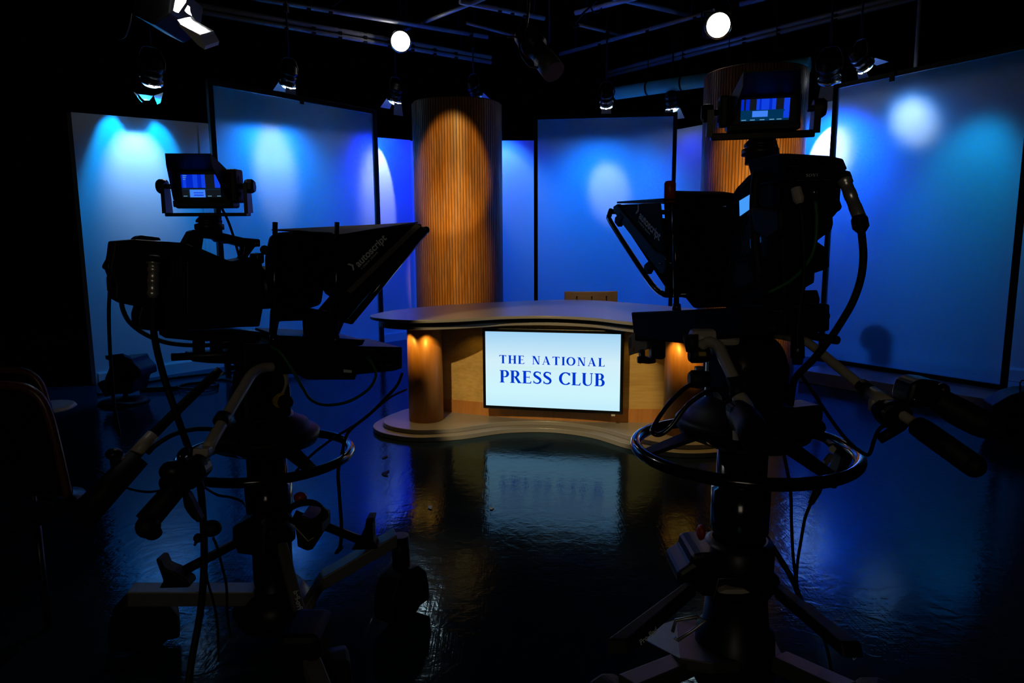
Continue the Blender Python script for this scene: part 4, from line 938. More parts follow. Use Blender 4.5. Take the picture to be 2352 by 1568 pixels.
# tag box and its plug on the ring
b = MB(); b.prism([D(u, v, 1.72) for u, v in ((1903, 1022), (1918, 1018), (1936, 1028), (1961, 1052), (1955, 1066), (1921, 1124), (1904, 1120), (1925, 1080), (1935, 1050))], (0, .05, 0), .005); cbx = b.build('control_box', M['black'], pedR)
b = MB(); b.prism([D(u, v, 1.717) for u, v in ((1906, 1026), (1914, 1022), (1922, 1030), (1914, 1042), (1905, 1036))], (0, .004, 0)); b.build('box_label', M['white'], cbx)
b = MB(); b.prism([D(u, v, 1.717) for u, v in ((1894, 1058), (1908, 1042), (1917, 1046), (1899, 1072), (1894, 1072))], (0, .01, 0)); b.prism([D(u, v, 1.717) for u, v in ((1884, 1100), (1906, 1088), (1916, 1092), (1900, 1118))], (0, .01, 0)); b.build('blue_label', M['alu'], cbx)
b = MB(); b.tube([D(1890, 1100, 1.72), D(1876, 1128, 1.72), D(1862, 1156, 1.72)], [.008, .011, .007], 10, res=2); b.build('box_plug', M['rubber'], pedR)
cable('signal_cable', ((1862, 1156, 1.72), (1849, 1190, 1.74), (1840, 1240, 1.76), (1832, 1290, 1.78), (1830, 1340, 1.8), (1838, 1385, 1.8), (1862, 1420, 1.8), (1890, 1460, 1.78), (1906, 1520, 1.74), (1915, 1580, 1.7)), .0042, 'rubber', 'thin cable dropping from the box on the right steering ring to the floor')
cable('signal_cable', ((1795, 1020, 1.75), (1806, 1070, 1.74), (1816, 1130, 1.74), (1818, 1200, 1.76), (1822, 1280, 1.78), (1830, 1340, 1.79), (1842, 1390, 1.8), (1870, 1430, 1.8)), .0045, 'rubber', 'thin cable running straight down inside the right steering ring')
cable('signal_cable', ((1752, 1222, 1.9), (1790, 1280, 1.87), (1822, 1335, 1.84), (1842, 1385, 1.82), (1858, 1410, 1.81)), .008, 'rubber', 'thicker cable slanting from the right pedestal column towards its front leg')
# wheel housings, knob and handle round the column
b = MB(); b.prism([D(u, v, 1.80) for u, v in ((1588, 1278), (1612, 1272), (1755, 1272), (1760, 1310), (1795, 1330), (1796, 1360), (1775, 1372), (1740, 1372), (1615, 1372), (1600, 1360), (1558, 1345), (1556, 1318), (1590, 1296))], (0, .16, 0), .012); b.build('brake_housing', M['satin'], pedR)
b = MB(); b.ball(D(1610, 1222, 1.83), .018, (.7, 1, 1.25)); b.build('brake_knob', M['red'], pedR)
b = MB(); b.tube([D(u, v, 1.775) for u, v in ((1634, 1378), (1640, 1374), (1650, 1328), (1726, 1328), (1746, 1374), (1738, 1380))], .0042, 8, res=1); b.build('pedal_loop', M['metal'], pedR)
b = MB(); b.prism([D(u, v, 1.772) for u, v in ((1650, 1362), (1670, 1354), (1712, 1354), (1725, 1362), (1705, 1365), (1668, 1365))], (0, .03, 0), .003); b.build('foot_pedal', M['beige'], pedR)
b = MB(); b.lathe(V((oR.x, oR.y, .16)), V((oR.x, oR.y, .44)), [(0, .115), (.1, .118), (.55, .112), (.6, .095), (1, .085)], 36); b.build('column_skirt', M['satin'], pedR)
b = MB(); b.lathe(V((oR.x, oR.y, .44)), V((oR.x, oR.y, .60)), [(0, .085), (.05, .1), (.9, .1), (1, .08)], 36); b.build('column_collar', M['satin'], pedR)
# dolly: plate, two low legs, two raised bars with lettering
yb_ = 1.78
b = MB(); b.prism([D(1455, 1455, 2.0), D(1552, 1420, 2.06), D(1760, 1428, 2.06), D(1802, 1510, 1.86), D(1640, 1522, 1.72), D(1560, 1510, 1.74)], (0, 0, -.035), .004); b.build('dolly_plate', M['darkgrey'], pedR)
leg(pedR, D(1590, 1500, 1.8), D(1440, 1560, 1.62), .06, .05, M['darkgrey']); leg(pedR, D(1790, 1500, 1.8), D(1950, 1572, 1.6), .06, .05, M['darkgrey'])
b = MB(); b.tube([D(u, v, 1.72) for u, v in ((1545, 1450), (1552, 1424), (1600, 1416), (1622, 1424), (1590, 1448), (1556, 1470), (1548, 1462))], .005, 8, res=1); b.build('plate_handle', M['alu'], pedR)
for p, q, tx in (((1588, 1368, 1.74), (1420, 1505, 1.5), ((1450, 1474), (1488, 1442), (1446, 1466))), ((1790, 1372, 1.76), (1962, 1512, 1.5), ((1900, 1454), (1938, 1492), (1905, 1448)))):
    b = MB(); b.prism([D(p[0]-12, p[1], p[2]), D(p[0]+12, p[1], p[2]), D(q[0]+24, q[1], q[2]), D(q[0]-24, q[1], q[2])], (0, .02, .03), .004); b.build('raised_bar', M['black'], pedR)
    o_ = D(*tx[0], 1.565); e_ = D(*tx[1], 1.60); h_ = D(*tx[2], 1.565); ex = (e_-o_); wd = ex.length; ex.normalize(); ey = h_-o_; ey = (ey-ex*ey.dot(ex)).normalized()
    nv = ex.cross(ey); nv = nv if nv.y < 0 else -nv
    put_text('lettering', 'Pro-Ped', .02, .0004, o_+nv*.035, ex, ey, M['labeld'], pedR, wd)
for (u, v), a, zt_ in (((1400, 1690), R(215), .16), ((2010, 1700), R(-35), .16)):
    caster(pedR, Zp(u, v), .08, a, zt_)
# head
b = MB(); hc = V((oR.x, oR.y, 1.10))
b.lathe(hc-FR.s*.09, hc+FR.s*.09, [(0, .05), (.1, .085), (.25, .092), (.75, .092), (.9, .085), (1, .05)], 32)
b.box(hc+V((0, 0, -.05)), (.18, .17, .17), Matrix.Rotation(R(107), 3, 'Z'), .025)
b.lathe(oR+V((0, 0, .92)), oR+V((0, 0, 1.04)), [(0, .13), (.4, .13), (.5, .09), (1, .09)], 28)
b.build('pan_tilt_head', M['satin'], pedR)
b = MB(); b.box(oR+V((.13, -.05, .985)), (.1, .09, .05), Matrix.Rotation(R(20), 3, 'Z'), .012); b.ball(oR+V((.16, -.03, .94)), .055, (1, 1, .6)); b.build('side_controls', M['black'], pedR)
b = MB(); b.box(D(1768, 950, 1.73), (.12, .08, .05), None, .012); b.lathe(D(1768, 985, 1.74), D(1768, 1035, 1.74), [(0, .055), (.2, .06), (.8, .06), (1, .045)], 24); b.build('drag_housing', M['black'], pedR)
for v0, r_ in ((815, .022), (870, .024)):
    k0 = D(1603, v0, 1.78); b = MB(); b.lathe(k0+V((.03, 0, 0)), k0-V((.024, 0, 0)), [(0, r_*.8), (.4, r_), (.85, r_), (1, r_*.7)], 16); b.build('drag_knob', M['rubber'], pedR)
b = MB(); b.lathe(D(1606, 842, 1.8), D(1606, 890, 1.8), [(0, .013), (1, .013)], 14); b.build('drag_dial', M['alu'], pedR)
b = MB(); k0 = D(1612, 812, 1.76); b.box(k0, (.02, .02, .012), None, .003); b.build('drag_label', M['yellow'], pedR)
b = MB(); b.box(D(1640, 774, 1.79), (.13, .05, .045), None, .014); b.tube([D(1596, 776, 1.78), D(1632, 776, 1.78)], .017, 12, res=1); b.build('bar_bracket', M['beige'], pedR)
b = MB(); b.tube([D(1586, 770, 1.76), D(1590, 806, 1.76)], [.02, .016], 12, res=1); b.build('bracket_knob', M['rubber'], pedR)
b = MB(); b.tube([D(1800, 766, 1.76), D(1826, 772, 1.74)], .017, 12, res=1); b.ball(D(1792, 764, 1.76), .018); b.build('bar_bracket', M['beige'], pedR)
# sliding plate, rails and the wedge
b = MB(); sidep(b, FR, ((1590, 716), (1690, 706), (1790, 700), (1800, 730), (1790, 762), (1650, 766), (1600, 762)), .07, -.07, .004); b.build('wedge_plate', M['black'], pedR)
for w in (-.085, .085):
    b = MB(); b.tube([FR.onw(1625, 728, w), FR.p(-.24, w, FR.onw(1625, 728, w).z)], .011, 12, res=1); b.build('slide_rail', M['satin'], pedR)
# pan bars
px_tube('pan_bar', ((1612, 792, 1.76), (1630, 786, 1.74), (1650, 796, 1.71), (1664, 825, 1.66), (1690, 880, 1.58), (1700, 908, 1.55)), .0145, M['beige'], pedR, 14)
b = MB(); b.tube([D(1676, 884, 1.565), D(1690, 878, 1.565), D(1694, 900, 1.545), D(1698, 908, 1.54)], .019, 14, res=1); b.build('bar_clamp', M['black'], pedR)
b = MB(); b.tube([D(1690, 898, 1.55), D(1708, 930, 1.52), D(1730, 972, 1.47)], [.014, .02, .017], 14, res=2); b.build('bar_joint', M['beige'], pedR)
b = MB(); b.tube([D(1694, 944, 1.46), D(1716, 965, 1.4), D(1740, 1010, 1.3)], [.026, .03, .033], 16, res=2); b.prism([D(u, v, 1.42) for u, v in ((1678, 938), (1700, 930), (1738, 946), (1748, 1000), (1718, 1020), (1690, 990))], (0, .05, 0), .01); b.build('hand_grip', M['rubber'], pedR)
b = MB(); b.prism([D(u, v, 1.415) for u, v in ((1683, 989), (1692, 990), (1697, 1012), (1684, 1010))], (0, .003, 0)); b.build('grip_label', M['white'], pedR)
px_tube('pan_bar', ((1835, 776, 1.74), (1860, 790, 1.70), (1920, 838, 1.61), (1990, 895, 1.52), (2030, 925, 1.47), (2118, 983, 1.38)), .0115, M['beige'], pedR, 14)
b = MB(); b.tube([D(1978, 884, 1.535), D(2000, 902, 1.505)], .0165, 14, res=1); b.build('bar_clamp', M['black'], pedR)
b = MB(); b.tube([D(2000, 902, 1.505), D(2052, 938, 1.44)], .0175, 14, res=1); b.box(D(2008, 930, 1.48), (.022, .02, .03), None, .006); b.build('bar_joint', M['beige'], pedR)
b = MB(); b.tube([D(2106, 978, 1.38), D(2125, 990, 1.36), D(2235, 1068, 1.25)], [.021, .023, .0225], 18, res=1); b.ball(D(2236, 1069, 1.25), .0224); b.build('hand_grip', M['rubber'], pedR)
# zoom control clamped to the far bar
zc = thing('zoom_control', D(2080, 950, 1.43), 'black hand control clamped on the right pan bar with a long dark handle', 'hand control')
b = MB(); b.prism([D(u, v, 1.42) for u, v in ((2020, 945), (2050, 922), (2090, 925), (2105, 950), (2090, 985), (2072, 1000), (2050, 990), (2030, 972))], (0, .05, 0), .012); b.build('clamp_body', M['satin'], zc)
b = MB(); b.prism([D(u, v, 1.41) for u, v in ((2086, 915), (2096, 882), (2120, 871), (2160, 876), (2178, 890), (2182, 912), (2165, 935), (2110, 940), (2090, 932))], (0, .07, 0), .012); b.ball(D(2165, 895, 1.40), .014); b.build('switch_head', M['satin'], zc)
b = MB(); b.tube([D(2150, 915, 1.42), D(2200, 945, 1.4), D(2255, 972, 1.38), D(2300, 985, 1.37)], [.026, .03, .03, .026], 16); b.build('handle', M['rubber'], zc)
b = MB(); b.tube([D(2060, 985, 1.42), D(2020, 1008, 1.42)], .011, 12, res=1); b.build('lead_boot', M['rubber'], zc)
b = MB()
for u, v in ((2100, 917), (2168, 906), (2172, 912)): b.ball(D(u, v, 1.40), .0035)
b.build('lit_screw', M['chrome'], zc)
cable('signal_cable', ((1838, 858, 1.66), (1870, 905, 1.62), (1915, 972, 1.55), (1950, 1015, 1.5), (1985, 1042, 1.46), (1998, 1040, 1.45), (2008, 1010, 1.43), (2020, 985, 1.42), (2036, 975, 1.42)), .0042, 'rubber', 'thin cable dipping in a V below the right pan bar')

# camera body, back towards us
camR = thing('video_camera', FR.p(-.2, .05, 1.25), 'black video camera seen from behind at right, maker name on its back panel', 'video camera', 'studio video cameras')
LB = -.25
b = MB(); sidep(b, FR, ((1792, 352), (1742, 388), (1716, 404), (1690, 428), (1680, 445), (1668, 480), (1655, 520), (1790, 500), (1802, 480), (1806, 420)), .1, -.06, .01); b.build('body', M['matte'], camR)
b = MB(); sidep(b, FR, ((1668, 478), (1655, 520), (1648, 560), (1645, 600), (1650, 640), (1668, 676), (1720, 700), (1780, 680), (1790, 640), (1796, 560), (1798, 482)), .098, .01, .01); b.build('lower_body', M['matte'], camR)
b = MB(); backp(b, FR, ((1790, 352), (1812, 352), (1904, 357), (1938, 364), (1948, 388), (1924, 404), (1922, 412), (1808, 416), (1800, 396)), LB-.02, LB+.1, .006); rpn = b.build('rear_panel', M['black'], camR)
b = MB(); backp(b, FR, ((1808, 416), (1922, 412), (1928, 450), (1937, 476), (1931, 484), (1914, 494), (1916, 513), (1912, 529), (1877, 555), (1872, 650), (1800, 690), (1795, 560)), LB, LB+.16, .01); b.build('rear_dock', M['black'], camR)
b = MB(); backp(b, FR, ((1868, 552), (1882, 556), (1903, 571), (1907, 613), (1899, 619), (1856, 633), (1848, 635), (1840, 660), (1800, 680), (1800, 600)), LB+.02, LB+.2, .012); b.build('battery_block', M['black'], camR)
pnl = FR.p(LB-.0212, 0, 0)
o_ = FR.onl(1851, 406, LB-.0208); e_ = FR.onl(1880, 405, LB-.0208); ex = (e_-o_).normalized(); wd = (e_-o_).length
b = MB(); serif_text(b, 'SONY', lambda x, y: o_+ex*x*1.0+V((0, 0, y)), wd*.19, wd, .15); b.build('lettering', M['labeld'], rpn, recalc=False)
b = MB()
for x0, x1, y in ((1828, 1846, 413.5), (1862, 1882, 413), (1892, 1908, 412.5), (1812, 1820, 362), (1828, 1838, 363), (1848, 1858, 363), (1868, 1876, 364), (1814, 1842, 380), (1888, 1896, 378)):
    b.prism([FR.onl(x0, y, LB-.0208), FR.onl(x1, y, LB-.0208), FR.onl(x1, y+1.2, LB-.0208), FR.onl(x0, y+1.2, LB-.0208)], FR.f*.0008)
b.build('panel_print', M['grey'], rpn)
for u, v in ((1818, 370), (1834, 370), (1852, 370), (1872, 369), (1888, 368), (1820, 388), (1838, 386), (1890, 384)):
    k0 = FR.onl(u, v, LB-.02); b = MB(); b.lathe(k0, k0-FR.f*.009, [(0, .0065), (.8, .006), (1, .004)], 12); b.build('panel_knob', M['rubber'], rpn)
# left flank: lit display, dim label panel, rails, hanging switch box
def flank(nm, pix, m, w=.1015, w2=.099): 
    b = MB(); sidep(b, FR, pix, w, w2); return b.build(nm, m, camR)
flank('display_bezel', ((1694, 460), (1728, 440), (1729, 480), (1696, 502)), M['rubber'], .103)
flank('lit_display', ((1698, 461), (1725, 445), (1726, 477), (1699, 496)), M['lcd'], .1042, .103)
flank('label_panel', ((1722, 549), (1740, 534), (1741, 560), (1724, 570)), M['lcddim'])
flank('label_panel', ((1742, 547), (1747, 544), (1748, 556), (1744, 559)), M['lcddim'])
flank('flank_groove', ((1680, 545), (1725, 516), (1726, 518), (1682, 547)), M['recess']); flank('flank_groove', ((1706, 586), (1745, 562), (1745, 564), (1708, 588)), M['recess'])
b = MB(); sidep(b, FR, ((1692, 430), (1716, 404), (1738, 390), (1741, 397), (1718, 411), (1700, 430)), .115, .095, .004); b.build('strap_rail', M['black'], camR)
b = MB(); b.tube([FR.onw(1740, 385, .11), FR.onw(1735, 420, .125), FR.onw(1732, 480, .125), FR.onw(1735, 560, .12), FR.onw(1745, 640, .11)], .011, 10); b.build('shoulder_strap', M['rubber'], camR)
b = MB(); sidep(b, FR, ((1722, 476), (1732, 474), (1790, 478), (1792, 530), (1760, 552), (1730, 535), (1724, 500)), .14, .1, .008); b.build('adapter_box', M['black'], camR)
px_tube('flank_lead', ((1722, 490, 1.72), (1706, 530, 1.7), (1700, 560, 1.7), (1684, 590, 1.72), (1677, 610, 1.75)), .0035, M['rubber'], camR)
flank('seam', ((1760, 380), (1788, 365), (1790, 470), (1764, 478)), M['black'], .102)
b = MB(); sidep(b, FR, ((1690, 592), (1720, 590), (1732, 620), (1738, 650), (1700, 668), (1682, 660), (1680, 620)), .13, .1, .01); b.build('lens_control', M['rubber'], camR)
b = MB(); l0 = FR.p(-.02, .01, 1.42); b.lathe(l0, l0+FR.f*.2, [(0, .07), (.3, .075), (.32, .08), (1, .085)], 32); b.build('zoom_lens', M['satin'], camR)
b = MB(); sidep(b, FR, ((1655, 672), (1690, 684), (1786, 668), (1792, 690), (1790, 704), (1690, 716), (1650, 700)), .06, -.06, .004); b.build('tripod_plate', M['black'], camR)
b = MB(); b.tube([FR.onl(1872, 705, LB-.02), FR.onl(1815, 704, LB)], .0095, 12, res=1); b.ball(FR.onl(1872, 705, LB-.02), .0095); b.build('rear_rail', M['satin'], camR)
b = MB(); backp(b, FR, ((1800, 714), (1862, 716), (1866, 732), (1860, 745), (1868, 752), (1864, 768), (1800, 770)), LB, LB+.06, .004); b.build('rail_block', M['black'], camR)
# plugs on the back
p0 = FR.onl(1936, 404, LB-.03); p1 = FR.onl(1976, 505, LB-.09); p2 = FR.onl(1972, 530, LB-.1)
b = MB(); b.lathe(p0, p1, [(0, .012), (.04, .016), (.18, .0165), (.2, .0135), (.35, .0135), (.36, .0145), (.5, .0145), (.51, .0135), (.68, .0135), (.69, .0145), (.95, .0145), (1, .012)], 20); plR = b.build('cable_plug', M['plug'], camR)
b = MB(); b.lathe(p0-(p1-p0)*.06, p0+(p1-p0)*.1, [(0, .012), (.3, .0172), (1, .017)], 20); b.build('plug_boot', M['rubber'], plR)
b = MB(); b.lathe(p1-(p1-p0)*.08, FR.onl(1979, 532, LB-.1), [(0, .014), (.2, .018), (.7, .018), (1, .01)], 16, smooth=False); b.build('plug_nut', M['metal'], plR)
yq = FR.onl(1979, 532, LB-.1).y
cable('camera_cable', ((1976, 518, yq), (1980, 545, yq), (1983, 590, yq), (1977, 640, yq), (1960, 690, yq), (1935, 735, yq+.02), (1905, 780, yq+.04), (1868, 825, yq+.06), (1835, 858, 1.65), (1822, 880, 1.68), (1815, 930, 1.7)), .0088, 'rubber', 'thick black cable curving down from the chrome plug on the back of the right camera', 'camera cables')
p0, p1 = FR.onl(1828, 432, LB-.022), FR.onl(1837, 468, LB-.035)
b = MB(); b.lathe(p0, p1, [(0, .0115), (.6, .0125), (.62, .013), (.85, .011), (1, .007)], 10, smooth=False); b.build('knurled_plug', M['beige'], camR)
p0, p1 = FR.onl(1869, 438, LB-.022), FR.onl(1873, 464, LB-.03)
b = MB(); b.lathe(p0, p1, [(0, .008), (.3, .008), (.32, .006), (1, .0055)], 12); b.build('signal_plug', M['chrome'], camR)
y1_ = FR.onl(1840, 470, LB-.04).y
cable('signal_cable', ((1838, 468, y1_), (1842, 500, y1_), (1846, 560, y1_), (1846, 640, y1_), (1838, 700, y1_), (1832, 760, y1_), (1832, 800, y1_)), .0048, 'rubber', 'black lead hanging straight down the back of the right camera from a knurled grey plug')
cable('signal_cable', ((1873, 462, y1_), (1876, 510, y1_), (1870, 570, y1_), (1850, 610, y1_+.01), (1815, 645, y1_+.03), (1765, 672, y1_+.05)), .0048, 'greenc', 'green signal cable curving down the back of the right camera')
b = MB(); b.lathe(D(1832, 768, 1.70), D(1832, 836, 1.70), [(0, .012), (.2, .016), (.35, .016), (.36, .017), (.78, .017), (.8, .014), (1, .012)], 18); b.build('hanging_plug', M['metal'], camR)
vfR = viewfinder(D(1757, 252, 1.72), R(-102), .112, .0505, 'small viewfinder monitor with hood and lit blue picture on the right camera', 'R', R(-8), .95)

# ------------------------------------------------------------------ prompter of the right camera
proR = thing('teleprompter', FR.p(.35, .05, 1.2), 'black teleprompter with a red tally lamp on the right camera', 'teleprompter', 'teleprompters')
WR_, WR0_ = .165, -.17
b = MB(); sidep(b, FR, ((1420, 470), (1515, 466), (1527, 590), (1515, 585)), WR_, WR_-.006, .002); spR = b.build('side_panel', M['matte'], proR)
nA, nB = FR.onw(1408, 490, WR_), FR.onw(1520, 668, WR_)
b = MB(); sidep(b, FR, ((1417, 468), (1408, 474), (1408, 484), (1425, 510), (1516, 628), (1528, 625), (1530, 588), (1505, 575), (1430, 486)), WR_+.004, WR_-.012, .003); b.build('hood_frame', M['black'], proR)
b = MB(); b.tube([FR.onw(1404, 482, WR_), FR.onw(1400, 494, WR_), FR.onw(1404, 512, WR_), FR.onw(1482, 632, WR_), FR.onw(1512, 668, WR_), FR.onw(1530, 677, WR_)], .0085, 10, res=3); b.build('mirror_frame', M['gloss'], proR)
b = MB(); b.tube([FR.onw(1530, 677, WR_), FR.onw(1530, 677, WR_)+FR.s*(WR0_-WR_)], .0085, 10, res=1); b.build('mirror_frame', M['gloss'], proR); b = MB(); b.tube([FR.onw(1402, 486, WR_), FR.onw(1402, 486, WR_)+FR.s*(WR0_-WR_)], .0085, 10, res=1); b.build('mirror_frame', M['gloss'], proR)
mA, mB = FR.onw(1424, 500, WR_-.02), FR.onw(1530, 660, WR_-.02)
b = MB(); b.prism([mA, mB, mB+FR.s*(WR0_-WR_+.03), mA+FR.s*(WR0_-WR_+.03)], FR.f*.004); b.build('mirror_glass', M['gloss'], proR)
for u, v in ((1417, 503), (1484, 612)):
    b = MB(); sidep(b, FR, ((u-5, v-4), (u+6, v-14), (u+14, v-4), (u+2, v+18), (u-6, v+8)), WR_+.006, WR_-.01, .002); b.build('frame_latch', M['rubber'], proR)
b = MB(); tA = FR.onw(1417, 467, WR_); tB = FR.onw(1522, 460, WR_); b.prism([tA, tB, tB+FR.s*(WR0_-WR_), tA+FR.s*(WR0_-WR_)], (0, 0, .006)); b.build('hood_top', M['black'], proR)
b = MB(); sidep(b, FR, ((1536, 437), (1552, 440), (1570, 443), (1600, 444), (1680, 444), (1690, 470), (1672, 560), (1660, 640), (1650, 655), (1622, 655), (1600, 700), (1592, 710), (1572, 685), (1524, 676), (1526, 600), (1524, 500), (1522, 462), (1540, 458)), .104, -.09, .01); b.build('lens_shroud', M['cloth'], proR)
r0, r1 = FR.onw(1549, 470, .168), FR.onw(1554, 712, .168)
b = MB(); b.cyl(r1, r0, .0078, seg=14); b.lathe(r1, r1+V((0, 0, .018)), [(0, .013), (1, .011)], 16); b.build('support_rod', M['gloss'], proR)
b = MB()
for u, v in ((1529, 595), (1541, 604), (1516, 605), (1522, 465), (1664, 474)): b.ball(FR.onw(u, v, .171), .0035)
b.build('frame_screws', M['chrome'], proR)
t0 = FR.onw(1539, 458, .13); t1 = FR.onw(1539, 416, .13)
b = MB(); b.lathe(t0-V((0, 0, .01)), t1, [(0, .017), (.9, .017), (1, .013)], 20); b.build('tally_lamp', M['red'], proR)
# monitor and base under the hood
b = MB(); sidep(b, FR, ((1449, 717), (1590, 711), (1670, 706), (1700, 706), (1700, 770), (1585, 790), (1500, 782), (1456, 783), (1452, 745)), .15, -.12, .005); b.build('prompt_monitor', M['matte'], proR)
b = MB(); sidep(b, FR, ((1452, 722), (1590, 716), (1600, 716), (1600, 719), (1452, 726)), .1515, .149); b.build('base_plate', M['matte'], proR)
q = [D(u, v, 2.2) for u, v in ((1441, 773), (1456, 764), (1487, 782), (1487, 802), (1444, 817))]
b = MB(); b.prism(q, (0.02, .03, 0), .002); pun = b.build('power_unit', M['alu'], proR)
b = MB()
for i in range(7): b.prism([D(u, v, 2.197) for u, v in ((1444.5, 777+i*3.5), (1450.5, 774.5+i*3.5), (1450.5, 776+i*3.5), (1444.5, 778.5+i*3.5))], (0, .002, 0))
b.build('vent_slots', M['recess'], pun)
b = MB(); b.prism([D(u, v, 2.197) for u, v in ((1453, 799), (1458, 797), (1458, 806), (1453, 808))], (0, .002, 0)); b.build('orange_label', M['orangewood'], pun)
b = MB(); b.prism([D(u, v, 2.15) for u, v in ((1496, 780), (1529, 784), (1529, 822), (1522, 826), (1497, 824))], (0, .05, 0), .004); b.prism([D(u, v, 2.17) for u, v in ((1472, 806), (1482, 804), (1482, 820), (1508, 826), (1506, 834), (1490, 836), (1472, 834))], (0, .04, 0), .003); b.build('mount_bracket', M['black'], proR)
b = MB(); k0 = D(1464, 826, 2.18); b.lathe(k0, k0+V((.02, 0, 0)), [(0, .01), (.5, .013), (1, .006)], 10); b.build('thumb_screw', M['black'], proR)
logo(FR, WR_+.001, (1467, 500), (1514, 553), (1471, 490), spR, (1465, 482))
px_tube('control_lead', ((1666, 925, 1.53), (1660, 905, 1.54), (1645, 894, 1.55), (1618, 902, 1.57), (1577, 932, 1.58), (1545, 975, 1.58), (1520, 996, 1.58), (1503, 996, 1.58), (1500, 982, 1.6), (1532, 932, 1.66), (1575, 890, 1.72), (1602, 880, 1.76)), .0058, M['gloss'], pedR, 10)
# ------------------------------------------------------------------ things at the edges
# two stacked chairs at the left edge, wooden rims
def shell_chair(pts, y, dy, label, dz):
    t = thing('office_chair', (D(pts[0][0], 1400, y).x-.1, y, 0), label, 'chair', 'chairs at the left edge')
    P = [D(u, v, y) for u, v in pts]
    b = MB(); b.tube(P, .013, 12, res=4); b.build('wooden_rim', M['brownrim'], t)
    lo = P[-1].z
    inner = [p.copy() for p in P]
    b = MB(); b.prism(inner+[V((P[0].x, y, lo))], (0, dy, 0), .006); b.build('backrest', M['cloth'], t)
    x1 = P[-1].x
    b = MB(); b.box((x1-.62, y+.22+dy, .47+dz), (.52, .44, .07), None, .025); b.build('seat', M['cloth'], t)
    for sx in (-.8, -.42):
        for sy in (.06, .4):
            b = MB(); b.cyl((x1+sx, y+sy+dy, 0), (x1+sx, y+sy+dy, .44+dz), .013, seg=12); b.build('leg', M['metal'], t)
    b = MB(); b.tube([P[-1], P[-1]+V((-.03, .03, -.05)), V((x1-.38, y+.1+dy, .47+dz))], .012, 10); b.build('back_strut', M['cloth'], t)
    return t
shell_chair(((-60, 884), (0, 884), (48, 888), (78, 900), (100, 925), (116, 965), (130, 1020), (145, 1085), (157, 1140)), 2.0, .03, 'nearer of two dark chairs with curved wooden rims at the left edge', 0)
shell_chair(((-60, 852), (0, 850), (45, 851), (72, 860), (90, 878), (102, 905), (112, 950), (124, 1010)), 2.6, .03, 'farther of two dark chairs with curved wooden rims at the left edge', 0)
# pale stool seat behind them
sc_ = D(108, 930, 3.8)
st = thing('stool', (sc_.x, 3.8, 0), 'stool with a pale round seat catching blue light behind the chairs at the left edge', 'stool')
b = MB(); b.lathe((sc_.x, 3.8, sc_.z-.03), (sc_.x, 3.8, sc_.z), [(0, .12), (.5, .145), (1, .135)], 32); b.build('seat', M['white'], st)
b = MB(); b.cyl((sc_.x, 3.8, .03), (sc_.x, 3.8, sc_.z-.03), .02); b.lathe((sc_.x, 3.8, 0), (sc_.x, 3.8, .03), [(0, .15), (.6, .14), (1, .03)], 28); b.build('pedestal_base', M['metal'], st)
# lamp standing on the floor in front of the left wall
fl = Zp(285, 925); yv = fl.y
fx = thing('floor_lamp_head', fl, 'black studio lamp standing on the floor near the left wall with a thin bright glint', 'studio lamp')
b = MB(); b.prism([D(u, v, yv) for u, v in ((258, 826), (300, 822), (306, 834), (322, 850), (324, 866), (308, 872), (300, 905), (262, 905), (240, 878), (240, 868))], (0, .3, 0), .012); b.build('housing', M['satin'], fx)
b = MB(); b.prism([D(u, v, yv-.01) for u, v in ((286, 832), (290, 831.5), (304, 839.5), (303, 842))], (0, .008, 0)); b.build('lens_glint', M['steel'], fx)
b = MB(); b.prism([D(u, v, yv-.02) for u, v in ((260, 824), (300, 819), (304, 826), (262, 832))], (0, -.12, 0.05)); b.build('barn_door', M['satin'], fx)
b = MB(); b.prism([D(u, v, yv-.02) for u, v in ((238, 876), (246, 870), (262, 905), (256, 906))], (0, -.1, 0)); b.build('barn_door', M['satin'], fx)
b = MB(); b.lathe(fl, fl+V((0, 0, .05)), [(0, .22), (.6, .2), (1, .05)], 28); b.cyl(fl, V((fl.x, fl.y+.1, .2)), .02); b.build('floor_base', M['black'], fx)
# cables lying on the floor by the left wall
def floor_tube(name, pts, r, m, label, cat='cable', closed=False):
    b = MB(); b.tube([Zp(u, v, r) for u, v in pts], r, 8, closed); return root_mesh(b, name, M[m], label, cat)
b = MB(); n = 24
for i in range(3):
    cc = Zp(455, 884, .01+.014*i); b.tube([cc+V((.2*math.cos(2*math.pi*k/n)*(1-.04*i), .17*math.sin(2*math.pi*k/n), 0)) for k in range(n)], .009, 6, True, 1)
root_mesh(b, 'cable_coil', M['rubber'], 'coil of black cable lying on the floor in front of the left wall', 'cable')
floor_tube('floor_cable', ((225, 905), (262, 896), (300, 884), (340, 876), (390, 868), (440, 862), (500, 856), (560, 852)), .016, 'rubber', 'black cable lying along the foot of the left wall')
floor_tube('floor_cable', ((330, 895), (380, 890), (430, 882), (480, 874), (530, 868), (590, 862)), .014, 'rubber', 'second black cable lying on the floor beside the cable coil')
floor_tube('floor_cable', ((218, 1075), (250, 1092), (290, 1118), (340, 1128), (385, 1122)), .004, 'rubber', 'thin cord lying on the floor below the far pan bar of the left rig')
floor_tube('floor_cable', ((470, 1118), (500, 1135), (530, 1140), (556, 1150), (568, 1168)), .004, 'rubber', 'thin curly cord lying on the floor beside the left column')
ps = Zp(365, 898)
b = MB(); b.box(ps+V((0, 0, .025)), (.34, .07, .05), Matrix.Rotation(R(12), 3, 'Z'), .008); root_mesh(b, 'power_strip', M['black'], 'black power strip on the floor by the cable coil', 'power strip')
